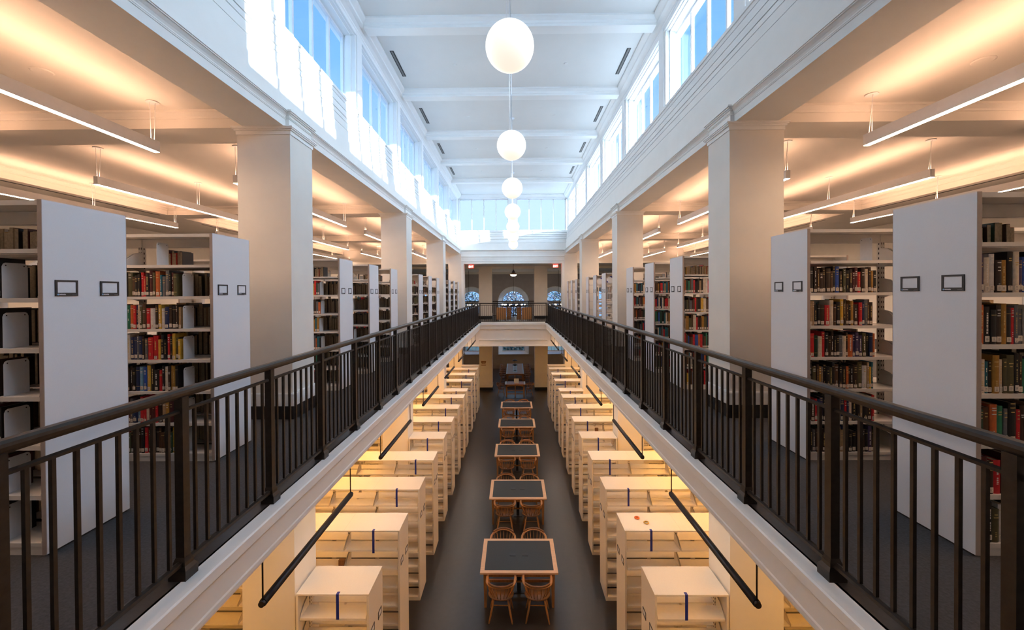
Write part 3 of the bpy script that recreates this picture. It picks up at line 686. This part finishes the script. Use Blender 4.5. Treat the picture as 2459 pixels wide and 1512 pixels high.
# bookends
bk = MB()
bk.prism([(0.0,0.0),(0.15,0.0),(0.15,0.205),(0.143,0.222),(0.13,0.23),(0.02,0.23),(0.007,0.222),(0.0,0.205)], 'x', -0.0008, 0.0008)
bk.cyl((-0.001,0.022,0.212),(0.001,0.022,0.212),0.0045,n=10,m=1); bk.cyl((-0.001,0.128,0.212),(0.001,0.128,0.212),0.0045,n=10,m=1)
bk.box(-0.06,0.0,0,0.0,0.15,0.001)
BKM = bk.mesh('bookend', [PLATE, SLOT])
def bookend(s, y0, u, li, case):
    tag(part('bookend', BKM, None, None, (s*(XU+0.034+u), y0+0.03, LEV[li]+0.0004), 0 if s < 0 else 0), 'white bookend, %s shelf, %s' % (SHN[li] + ('' if SHN[li] in ('top', 'bottom') else ' highest'), case), 'bookend', 'white bookends')
# everything else on the shelves, as one mass
keys = list(PAL); SB = MB(); PG = len(keys)
def mass(s, y0, u0, u1, li, pal, rr, back=False, z0=0.0, hm=(0.19,0.258)):
    for u, w, d, h, col in row(rr, u0, u1, pal, *hm):
        x0 = s*(XU+0.034+u); x1 = s*(XU+0.034+u+w); z = LEV[li]+0.0005
        if not back:
            ya = y0+0.022+rr.uniform(0, 0.012)
            SB.box(x0, ya, z, x1, ya+d, z+h, keys.index(col))
            if rr.random() < 0.75: xm = (x0+x1)/2; SB.box(xm-w*0.36, ya-0.001, z+0.012, xm+w*0.36, ya, z+0.045, PG+1)
        else:
            ya = y0+DEP-0.022-d
            SB.box(x0, ya+0.004, z, x1, ya+d, z+h, keys.index(col))
            SB.box(x0+s*w*0.12, ya, z+0.003, x1-s*w*0.12, ya+0.004, z+h-0.004, PG)
rb = random.Random(21)
for i, (y0, k) in enumerate(KK):
    for li in range(7):
        # left aisle
        us = rb.uniform(0.30, 0.40)
        if li == 6:
            if i < 8: mass(-1, y0, rb.uniform(0.3, 0.6), 0.8, li, BASEP, rb, back=True, hm=(0.15, 0.2))
        else:
            if i > 1:
                if i < 5: mass(-1, y0, us, 0.9, li, BRIGHTP if i < 4 else BASEP, rb); bookend(-1, y0, us-0.008, li, 'left bookcase ' + ['', '', 'past the first pillar', 'midway past the first pillar', 'before the second pillar'][i])
                else: mass(-1, y0, 0.02, 0.9, li, BROWNP, rb)
            mass(-1, y0, 0.02, 0.9, li, BROWNP, rb, back=True)
            if i < 3: mass(-1, y0, 0.96, 1.7, li, BASEP, rb)
        # right aisle
        if li == 6:
            if i in (0, 2): mass(1, y0, 0.15, 0.7, li, BASEP, rb, back=True, hm=(0.14, 0.19))
        elif i in (0, 1): mass(1, y0, 0.02, 0.8, li, BASEP, rb, back=True)
        elif i < 5: mass(1, y0, 0.012, rb.uniform(0.7, 0.88), li, BRIGHTP, rb); mass(1, y0, 0.02, 0.85, li, BROWNP, rb, back=True)
        elif i < 8 and li in (5, 4): mass(1, y0, 0.3, 0.36, li, ['sky blue','dark green','brown'], rb)
        elif i == 8: mass(1, y0, 0.25, 0.8, li, BROWNP, rb)
        if i < 2: mass(1, y0, 1.35, 1.8, li, BASEP, rb) if li < 6 else None
o = part('books', SB, [BM[k] for k in keys]+[PAGES, TAGM], None)
tag(o, 'rows of brown, black and coloured books filling the bookcases beyond the first pillars', 'books', None, 'stuff')
for li in range(6):
    bookend(-1, 2.737, 0.262, li, 'frontmost left bookcase'); bookend(-1, 4.303, 0.292, li, 'left bookcase by pillar')
for s, yy, u, nm in ((-1, 4.303, 0.55, 'left bookcase by pillar'), (1, 4.303, 0.62, 'right bookcase by pillar'), (-1, 7.464, 0.5, 'left bookcase past the first pillar'), (1, 7.464, 0.6, 'right bookcase past the first pillar'), (-1, 9.004, 0.5, 'left bookcase midway past the first pillar')):
    bookend(s, yy, u, 6, nm)
for li in range(6): bookend(1, 4.303, 1.02, li, 'right bookcase by pillar')
# ================================================================== LOWER FLOOR
# tube lights under the gallery edges
TY = [3.5+3.13*k for k in range(6)] + [21.1]
tubm = MB().cyl((0,0,0),(0,1.9,0),0.032,n=16).mesh('tube', [PLAST])
emm = {}
for s in (-1, 1): emm[s] = MB().prism([(s*0.012,-0.034),(s*0.034,-0.012),(s*0.028,-0.008),(s*0.008,-0.028)], 'y', 0.05, 1.85).mesh('diffuser', [LOWL])
rodm = MB().cyl((0,0,0.02),(0,0,0.54),0.007,n=8).mesh('hanger_rod', [PLAST])
hubm = MB().cyl((0,-0.025,0),(0,0.025,0),0.026,n=14).mesh('end_cap', [PLAST])
for s in (-1, 1):
    for i, y0 in enumerate(TY):
        t = thing('tube_light', 'black tube light hung on two rods under the %s gallery edge, %s from the front' % (SIDE[s], ORD[i]), 'light fixture', (s*2.0, y0, -0.84), 0, 'black tube lights under the galleries')
        part('tube', tubm, None, t); part('diffuser', emm[s], None, t, label='glowing slot on the shelf side')
        for yy in (0.0, 1.9): part('hanger_rod', rodm, None, t, (0, yy, 0)); part('end_cap', hubm, None, t, (0, yy, 0.0))
# unseen strip lights added under the gallery ceilings to warm the lower columns
fl = MB().box(-0.06,0,-0.05,0.06,4.2,0).mesh('housing', [ALU]); fld = MB().box(-0.05,0.03,-0.054,0.05,4.17,-0.05).mesh('diffuser', [LOWS])
for s in (-1, 1):
    for ri, rx in enumerate((3.3, 5.2, 7.8)):
        for bi in range(4):
            t = thing('added_strip_light', 'added unseen warm strip light under the %s gallery ceiling, %s row outward, %s bay' % (SIDE[s], ORD[ri], ORD[bi]), 'light fixture', (s*rx, 0.95+6.26*bi, -0.30), 0, 'added strip lights under the galleries')
            part('housing', fl, None, t); part('diffuser', fld, None, t, label='glowing diffuser of the added light')
# tables
TAB = [(0.13, 9.215), (0.135, 12.345), (0.14, 15.425), (0.145, 18.63), (0.155, 21.665)]
TW, TD, TH = 1.56, 1.21, 0.75
def make_table(label):
    t = thing('library_table', label, 'table', (0,0,0), 0, 'dark topped tables down the middle')
    w, d = TW/2, TD/2
    b = MB().box(-w,-d,TH-0.035,w,d,TH-0.003)
    part('tabletop', b, [MAPLE], t, label='maple edged tabletop')
    b = MB(); e = 0.085
    b.box(-w,-d,TH-0.003,w,-d+e,TH); b.box(-w,d-e,TH-0.003,w,d,TH); b.box(-w,-d+e,TH-0.003,-w+e,d-e,TH); b.box(w-e,-d+e,TH-0.003,w,d-e,TH)
    part('edge_band', b, [MAPLE], t)
    part('inset_top', MB().box(-w+e,-d+e,TH-0.003,w-e,d-e,TH-0.0005), [LINO], t, label='slate grey inset writing surface')
    for x in (-0.13, 0.13):
        b = MB().box(x-0.065,-0.045,TH-0.0005,x+0.065,0.045,TH+0.006).box(x-0.06,0.006,TH+0.006,x+0.06,0.009,TH+0.0065, 1)
        part('power_box', b, [PLAST, SLOT], t, label='black flush power lid')
    b = MB(); a = 0.075
    b.box(-w+a,-d+a,TH-0.13,w-a,-d+a+0.025,TH-0.035); b.box(-w+a,d-a-0.025,TH-0.13,w-a,d-a,TH-0.035); b.box(-w+a,-d+a,TH-0.13,-w+a+0.025,d-a,TH-0.035); b.box(w-a-0.025,-d+a,TH-0.13,w-a,d-a,TH-0.035)
    part('apron', b, [OAK], t)
    for sx_ in (-1, 1):
        for sy_ in (-1, 1):
            b = MB(); x, y = sx_*(w-a-0.025), sy_*(d-a-0.025); k = 0
            for (r0, z0, r1, z1) in ((0.024, 0.0, 0.035, TH-0.13), (0.035, TH-0.13, 0.035, TH-0.035)):
                k = len(b.v); b.v += [(x-r0,y-r0,z0),(x+r0,y-r0,z0),(x+r0,y+r0,z0),(x-r0,y+r0,z0),(x-r1,y-r1,z1),(x+r1,y-r1,z1),(x+r1,y+r1,z1),(x-r1,y+r1,z1)]
                for q in ((0,3,2,1),(4,5,6,7),(0,1,5,4),(1,2,6,5),(2,3,7,6),(3,0,4,7)): b.face([k+i for i in q])
            part('leg', b, [OAK], t)
    b = MB().box(-w+a+0.03,-0.02,0.17,w-a-0.03,0.02,0.22).box(-w+a,-d+a+0.05,0.17,-w+a+0.03,d-a-0.05,0.22).box(w-a-0.03,-d+a+0.05,0.17,w-a,d-a-0.05,0.22)
    part('stretcher', b, [OAK], t)
    part('cable_column', MB().box(-0.04,-0.04,0.0,0.04,0.04,0.17).box(-0.04,-0.04,0.22,0.04,0.04,TH-0.035).box(-0.12,-0.12,0.0,0.12,0.12,0.012), [PLAST], t)
    return t
tb = make_table('dark topped maple edged library table nearest the front')
tb.location = (TAB[0][0], TAB[0][1], ZL)
for i in range(1, 5): dup(tb, (TAB[i][0], TAB[i][1], ZL), 0, 'dark topped maple edged library table, %s from the front' % ORD[i])
# low-back captain's chair; local +y is forward
def make_chair(label, wood=OAK, wood2=OAKD):
    t = thing('captain_chair', label, 'chair', (0,0,0), 0, None)
    b = MB(); N = 24; pr = []
    for i in range(N):
        a = 2*math.pi*i/N; r = 0.235+0.012*math.cos(2*a); pr.append((r*math.cos(a)*1.02, r*math.sin(a)*0.95))
    k = len(b.v)
    for (sc_, z) in ((0.80,0.405),(0.97,0.42),(1.0,0.432),(0.985,0.447)):
        b.v += [(x*sc_, y*sc_, z) for x, y in pr]
    b.v.append((0, 0, 0.432)); 
    for q in range(3):
        for i in range(N): j = (i+1) % N; b.face([k+q*N+i, k+q*N+j, k+(q+1)*N+j, k+(q+1)*N+i], 0, True)
    for i in range(N): b.face([k+3*N+i, k+3*N+(i+1) % N, k+4*N], 0, True)
    b.face([k+i for i in range(N)][::-1])
    part('seat', b, [wood2], t)
    for sx_ in (-1, 1):
        for sy_ in (-1, 1):
            p0 = Vector((sx_*0.13, sy_*0.12, 0.41)); p1 = Vector((sx_*0.225, sy_*0.21 - 0.02, 0.0))
            P = [p0.lerp(p1, q) for q in (0, 0.3, 0.55, 0.8, 1)]
            part('leg', MB().tube([tuple(x) for x in P], [0.013,0.017,0.02,0.016,0.012], 10), [wood], t)
    b = MB()
    for sx_ in (-1, 1): b.tube([(sx_*0.172, 0.150, 0.20), (sx_*0.172, -0.172, 0.20)], 0.010, 8)
    b.tube([(-0.172, -0.01, 0.20), (0.172, -0.01, 0.20)], 0.010, 8)
    part('stretcher', b, [wood], t)
    # U shaped arm bow
    A = []
    for i in range(25):
        a = math.pi*(1.0+i/24.0) ; x = 0.275*math.cos(a); y = -0.02+0.275*math.sin(a)
        A.append((x, y, 0.70+0.035*max(0, -math.sin(a))**2))
    A = [(-0.265, 0.19, 0.695), (-0.278, 0.09, 0.695)] + A + [(0.278, 0.09, 0.695), (0.265, 0.19, 0.695)]
    part('arm_bow', MB().tube(A, [0.022]+[0.024]*3+[0.026]*21+[0.024]*3+[0.022], 10, flat=0.62), [wood], t)
    crest = [(0.275*math.cos(math.pi*(1.0+q/24)), -0.028+0.275*math.sin(math.pi*(1.0+q/24)), 0.745+0.012*math.sin(math.pi*(q-4)/16)) for q in range(4, 21)]
    part('crest_rail', MB().tube(crest, [0.012]+[0.02]*15+[0.012], 8, flat=1.1), [wood2], t)
    for q in range(11):
        a = math.pi*(1.0+(q+0.15)/10.3); x = math.cos(a); y = math.sin(a)
        part('spindle', MB().tube([(0.195*x, 0.01+0.195*y, 0.44), (0.25*x, -0.01+0.25*y, 0.58), (0.272*x, -0.02+0.272*y, 0.70)], [0.007,0.009,0.006], 6), [wood], t)
    for sx_ in (-1, 1):
        part('arm_post', MB().tube([(sx_*0.20, 0.08, 0.44), (sx_*0.245, 0.11, 0.57), (sx_*0.272, 0.13, 0.69)], [0.012,0.015,0.010], 8), [wood], t)
    return t
proto = make_chair('wooden captain chair tucked under the front left of the nearest dark table')
first = True
for i, (tx, ty) in enumerate(TAB):
    for sy_ in (-1, 1):
        for sx_ in (-1, 1):
            x = tx + sx_*0.355; y = ty + sy_*(0.735 if sy_ < 0 else 0.73) ; rz = 0 if sy_ < 0 else math.pi
            rz += random.Random(i*9+sx_*2+sy_).uniform(-0.05, 0.05)
            lab = 'wooden captain chair at the %s %s of the %s dark topped table' % ('front' if sy_ < 0 else 'back', SIDE[sx_], 'nearest' if i == 0 else ORD[i]+' nearest')
            if first: c = proto; c.location = (x, y, ZL); c.rotation_euler = (0, 0, rz); c['label'] = lab; c['group'] = 'chairs at the dark topped tables'; first = False
            else: dup(proto, (x, y, ZL), rz, lab, 'chairs at the dark topped tables')
# reading room tables below the bridge
PALET = mat('pale_strip', (0.62,0.70,0.76), 0.18, var=0.05, scale=20)  # pale glossy strips on the reading tabletops
def long_table(label, cx, y0, y1, w, nlamp):
    t = thing('reading_table', label, 'table', (cx, y0, ZL)); h = 0.76; L_ = y1-y0
    part('tabletop', MB().box(-w/2,0,h-0.04,w/2,L_,h), [OAK], t)
    b = MB()
    for s_ in (-1, 1): b.box(s_*(w/2-0.09), 0.02, h, s_*(w/2-0.01), L_-0.02, h+0.004)
    part('edge_strip', b, [PALET], t, label='pale strip along both long edges')
    if L_ > 2: part('centre_strip', MB().box(-0.16,0.5,h,0.16,L_-0.5,h+0.005), [PALET], t, label='pale strip down the middle')
    b = MB().prism([(-w/2+0.06,h-0.04),(w/2-0.06,h-0.04),(w/2-0.06,h-0.17),(w/4,h-0.12),(0,h-0.105),(-w/4,h-0.12),(-w/2+0.06,h-0.17)], 'y', 0.06, 0.09)
    b.box(-w/2+0.06,0.09,h-0.15,-w/2+0.09,L_-0.06,h-0.04); b.box(w/2-0.09,0.09,h-0.15,w/2-0.06,L_-0.06,h-0.04); b.box(-w/2+0.09,L_-0.09,h-0.15,w/2-0.09,L_-0.06,h-0.04)
    part('apron', b, [OAK], t)
    for sx_ in (-1, 1):
        for yy in ((0.1, L_-0.1) if L_ < 2 else (0.1, L_/2, L_-0.1)): part('leg', MB().box(sx_*(w/2-0.05),yy-0.04,0,sx_*(w/2-0.13),yy+0.04,h-0.04), [OAK], t)
    part('stretcher', MB().box(-w/2+0.13,0.09,0.14,w/2-0.13,0.12,0.19).box(-w/2+0.13,0.09,0.36,w/2-0.13,0.12,0.40).box(-0.03,0.085,0.0,0.03,0.125,h-0.105), [OAK], t)
    return t
long_table('short oak reading table with an arched apron under the bridge', 0.10, 26.4, 27.35, 1.25, 0)
long_table('long oak reading table with pale strips standing below the far window', 0.10, 29.9, 34.2, 1.25, 2)
for i in range(5):
    for s in (-1, 1):
        dup(proto, (0.10+s*0.82, 30.35+0.85*i, ZL), s*math.pi/2, 'dark wooden captain chair on the %s of the long reading table, %s from its front' % (SIDE[s], ORD[i]), 'chairs at the reading tables')
for s in (-1, 1): dup(proto, (0.10+s*0.86, 26.85, ZL), s*math.pi/2, 'wooden captain chair on the %s of the short reading table' % SIDE[s], 'chairs at the reading tables')
for i, yy in enumerate((31.2, 33.2)):
    t = thing('reading_lamp', 'dark reading lamp on the %s end of the long reading table' % ('front', 'far')[i], 'lamp', (0.10, yy, ZL+0.765), 0, 'lamps on the long reading table')
    part('base', MB().lathe([(0.10,0),(0.10,0.015),(0.03,0.03)], n=18), [PLAST], t); part('stem', MB().cyl((0,0,0.03),(0,0,0.42),0.012,n=8), [PLAST], t)
    part('lamp_shade', MB().lathe([(0.20,0.38),(0.19,0.41),(0.10,0.45),(0.03,0.48)], n=20), [PLAST], t)
t = thing('table_sign', 'small white sign holder on the short reading table', 'sign', (0.18, 26.75, ZL+0.76), 0)
b = MB(); b.v += [(-0.15,0,0.0),(0.15,0,0.0),(0.15,0.16,0.26),(-0.15,0.16,0.26),(-0.15,0.006,-0.0),(0.15,0.006,0.0),(0.15,0.166,0.257),(-0.15,0.166,0.257)]
for q in ((0,1,2,3),(7,6,5,4),(0,4,5,1),(1,5,6,2),(2,6,7,3),(3,7,4,0)): b.face(list(q))
part('panel', b, [CARD], t); part('back_rest', MB().box(-0.1,0.15,0.0,0.1,0.158,0.22), [CARD], t)
t = thing('wall_sign', 'small dark wall plaque on the lower left pier', 'sign', (-1.95, 28.297, ZL+1.75), 0)
part('plaque', MB().prism([(-0.17,0.14),(0.17,0.14),(0.12,-0.02),(-0.12,-0.02)], 'y', -0.03, 0.0).box(-0.15,-0.025,-0.14,0.15,0.0,-0.09), [OAKD], t)
part('lettering', MB().box(-0.09,-0.033,0.05,0.09,-0.03,0.062).box(-0.07,-0.033,0.02,0.07,-0.03,0.032), [TAGM], t)
# bits left on a shelving top at the right
tag(part('wooden_block', MB().box(-0.05,-0.03,0,0.05,0.03,0.11), [OAKD], None, (-2.92, 7.40, ZL+LEV[5]+0.0005)), 'small brown wooden block on a shelf of the second shelving unit on the left', 'block')
tag(part('wooden_block', MB().box(-0.05,-0.03,0,0.05,0.03,0.11), [OAKD], None, (2.62, 13.62, ZL+LEV[6]+0.0005)), 'small brown wooden block high on the sixth shelving unit on the right', 'block')
t = tag(part('tape_roll', MB().ring((0,0,0.012), 0.035, 0.012, 20, 8), [mat('orange_plastic', (0.75,0.16,0.03), 0.4, var=0.1, scale=9)], None, (2.22, 7.72, ZL+HB+0.0225)), 'orange tape roll lying on the second shelving top on the right', 'tape roll')
t = tag(part('tape_roll', MB().ring((0,0,0.011), 0.038, 0.011, 20, 8), [mat('amber_tape', (0.55,0.33,0.05), 0.3, var=0.1, scale=9)], None, (2.34, 7.56, ZL+HB+0.0225)), 'amber tape roll lying on the second shelving top on the right', 'tape roll')
# ================================================================== BRIDGE FURNITURE AND LIGHTS
def armchair(label, x, s):
    t = thing('wing_settle', label, 'armchair', (x, 26.2, 0), 0, 'wooden settles on the bridge')
    b = MB().box(-0.26,-0.03,0.07,0.26,0.0,0.80)
    for q in range(5): b.box(-0.25+q*0.1,-0.04,0.10,-0.25+q*0.1+0.085,-0.03,0.78)
    part('back', b, [OAK], t)
    part('seat', MB().box(-0.26,0.0,0.36,0.26,0.55,0.46), [OAK], t, label='tan upholstered seat')
    for sx_ in (-1, 1):
        part('side_panel', MB().prism([(0.0,0.07),(0.55,0.07),(0.55,0.58),(0.2,0.62),(0.0,0.80)], 'x', sx_*0.26, sx_*0.30), [OAK], t)
        for yy in (0.03, 0.52): part('leg', MB().cyl((sx_*0.27,yy,0),(sx_*0.27,yy,0.07),0.022,n=10), [OAKD], t)
    return t
armchair('orange brown wooden settle on the left of the bridge', -0.73, -1)
armchair('orange brown wooden settle on the right of the bridge', 0.83, 1)
for s, nm in ((-1, 'left'), (1, 'right')):
    x = 0.05+s*0.30
    t = thing('lattice_screen', 'dark diamond lattice screen beside the %s settle on the bridge' % nm, 'screen', (x, 26.5, 0), 0, 'lattice screens on the bridge')
    part('frame', MB().box(-0.14,0,0.0,-0.115,0.03,0.80).box(0.115,0,0.0,0.14,0.03,0.80).box(-0.115,0,0.775,0.115,0.03,0.80).box(-0.115,0,0.05,0.115,0.03,0.08), [OAKD], t)
    b = MB()
    for q in range(6):
        z = 0.08+q*0.118; b.tube([(-0.115,0.01,z),(0.115,0.01,z+0.118)], 0.008, 6); b.tube([(0.115,0.02,z),(-0.115,0.02,z+0.118)], 0.008, 6)
    part('lattice', b, [OAKD], t); part('panel', MB().box(-0.115,0.032,0.05,0.115,0.04,0.79), [OAK], t)
t = thing('ornamental_grille', 'dark iron grille of circles in the middle of the bridge window side', 'grille', (0.05, 30.95, 0), 0)
b = MB()
for z in (0.28, 0.62): b.tube([(0.14*math.cos(a*math.pi/12)+0.0, 0, z+0.14*math.sin(a*math.pi/12)) for a in range(25)], 0.014, 6)
for sx_ in (-1, 1):
    for z in (0.28, 0.62): b.tube([(sx_*0.3+0.13*math.cos(a*math.pi/12), 0, z+0.13*math.sin(a*math.pi/12)) for a in range(25)], 0.012, 6)
part('scrollwork', b, [IRON], t); part('frame', MB().box(-0.48,-0.02,0.0,-0.45,0.02,0.9).box(0.45,-0.02,0.0,0.48,0.02,0.9).box(-0.45,-0.02,0.80,0.45,0.02,0.84).box(-0.45,-0.02,0.05,0.45,0.02,0.09), [IRON], t)
# ring chandeliers in the void before the windows
for cx, nm in ((0.02, 'middle'), (-3.42, 'left'), (3.48, 'right')):
    t = thing('ring_chandelier', 'black two tier ring chandelier in front of the %s far window' % nm, 'chandelier', (cx, 33.5, 0.68), 0, 'ring chandeliers by the far windows')
    part('lower_ring', MB().ring((0,0,0), 1.06, 0.035, 48, 8, fl=1.4), [PLAST], t); part('upper_ring', MB().ring((0,0,0.20), 0.76, 0.03, 40, 8, fl=1.6), [PLAST], t)
    b = MB()
    for q in range(6):
        a = q*math.pi/3; b.tube([(1.06*math.cos(a),1.06*math.sin(a),0.03),(0.76*math.cos(a),0.76*math.sin(a),0.2),(0.05*math.cos(a),0.05*math.sin(a),0.95)], 0.009, 6)
    part('chain', b, [PLAST], t); part('stem', MB().cyl((0,0,0.9),(0,0,2.74),0.012,n=8), [PLAST], t)
    for q in range(12):
        a = q*math.pi/6+0.2; part('candle_lamp', MB().cyl((0.9*math.cos(a),0.9*math.sin(a),0.03),(0.9*math.cos(a),0.9*math.sin(a),0.14),0.03,0.036,n=10), [CANDLE], t)
    part('cross_arm', MB().box(-1.06,-0.012,-0.012,1.06,0.012,0.012).box(-0.012,-1.06,-0.012,0.012,1.06,0.012), [PLAST], t)
for cx, cy, nm in ((0.03, 25.9, 'middle of the bridge'), (-6.4, 26.2, 'left end of the bridge'), (6.4, 26.2, 'right end of the bridge')):
    t = thing('schoolhouse_pendant', 'brass stemmed pendant lamp with a glowing bowl over the %s' % nm, 'pendant lamp', (cx, cy, 2.66), 0, 'bowl pendants over the bridge')
    part('stem', MB().cyl((0,0,0.24),(0,0,0.74),0.012,n=8), [OAKD], t); part('canopy', MB().lathe([(0.02,0.70),(0.08,0.74),(0.08,0.76)], n=18), [OAKD], t)
    part('cap', MB().lathe([(0.10,0.22),(0.07,0.30),(0.03,0.36),(0.015,0.40)], n=20), [PLAST], t)
    part('lamp_shade', MB().lathe([(0.25,0.10),(0.24,0.12),(0.16,0.17),(0.10,0.22)], n=28), [OAKD], t)
    part('bowl', MB().lathe([(0.01,0.0),(0.10,0.015),(0.16,0.05),(0.18,0.098)], n=24), [LAMPG], t, label='glowing glass bowl')
for s in (-1, 1):
    t = thing('exit_sign', 'red lit EXIT sign hanging at the %s top of the far opening' % SIDE[s], 'sign', (0.03+s*2.42, 24.95, 3.20), 0, 'exit signs')
    part('housing', MB().box(-0.15,-0.02,-0.085,0.15,0.02,0.085), [REDEXIT], t)
    part('bracket', MB().box(-0.03,-0.01,0.085,0.03,0.01,0.13), [CARD], t)
    b = MB(); x = -0.125
    def bar(x0, z0, x1, z1, w=0.010):
        d = Vector((x1-x0, 0, z1-z0)); n_ = Vector((-d.z, 0, d.x)).normalized()*w; k = len(b.v)
        for yy in (-0.024, -0.021): b.v.extend([(x0+n_.x,yy,z0+n_.z),(x0-n_.x,yy,z0-n_.z),(x1-n_.x,yy,z1-n_.z),(x1+n_.x,yy,z1+n_.z)])
        for q in ((0,1,2,3),(7,6,5,4),(0,4,5,1),(1,5,6,2),(2,6,7,3),(3,7,4,0)): b.face([k+i for i in q])
    zb, zt = -0.062, 0.035
    bar(x,zb,x,zt); 
    for z in (zb, (zb+zt)/2, zt): bar(x, z, x+0.045, z)
    bar(x+0.065,zb,x+0.115,zt); bar(x+0.065,zt,x+0.115,zb); bar(x+0.145,zb,x+0.145,zt); bar(x+0.175,zt,x+0.235,zt); bar(x+0.205,zb,x+0.205,zt)
    part('lettering', b, [EXITW], t, label='white EXIT letters')
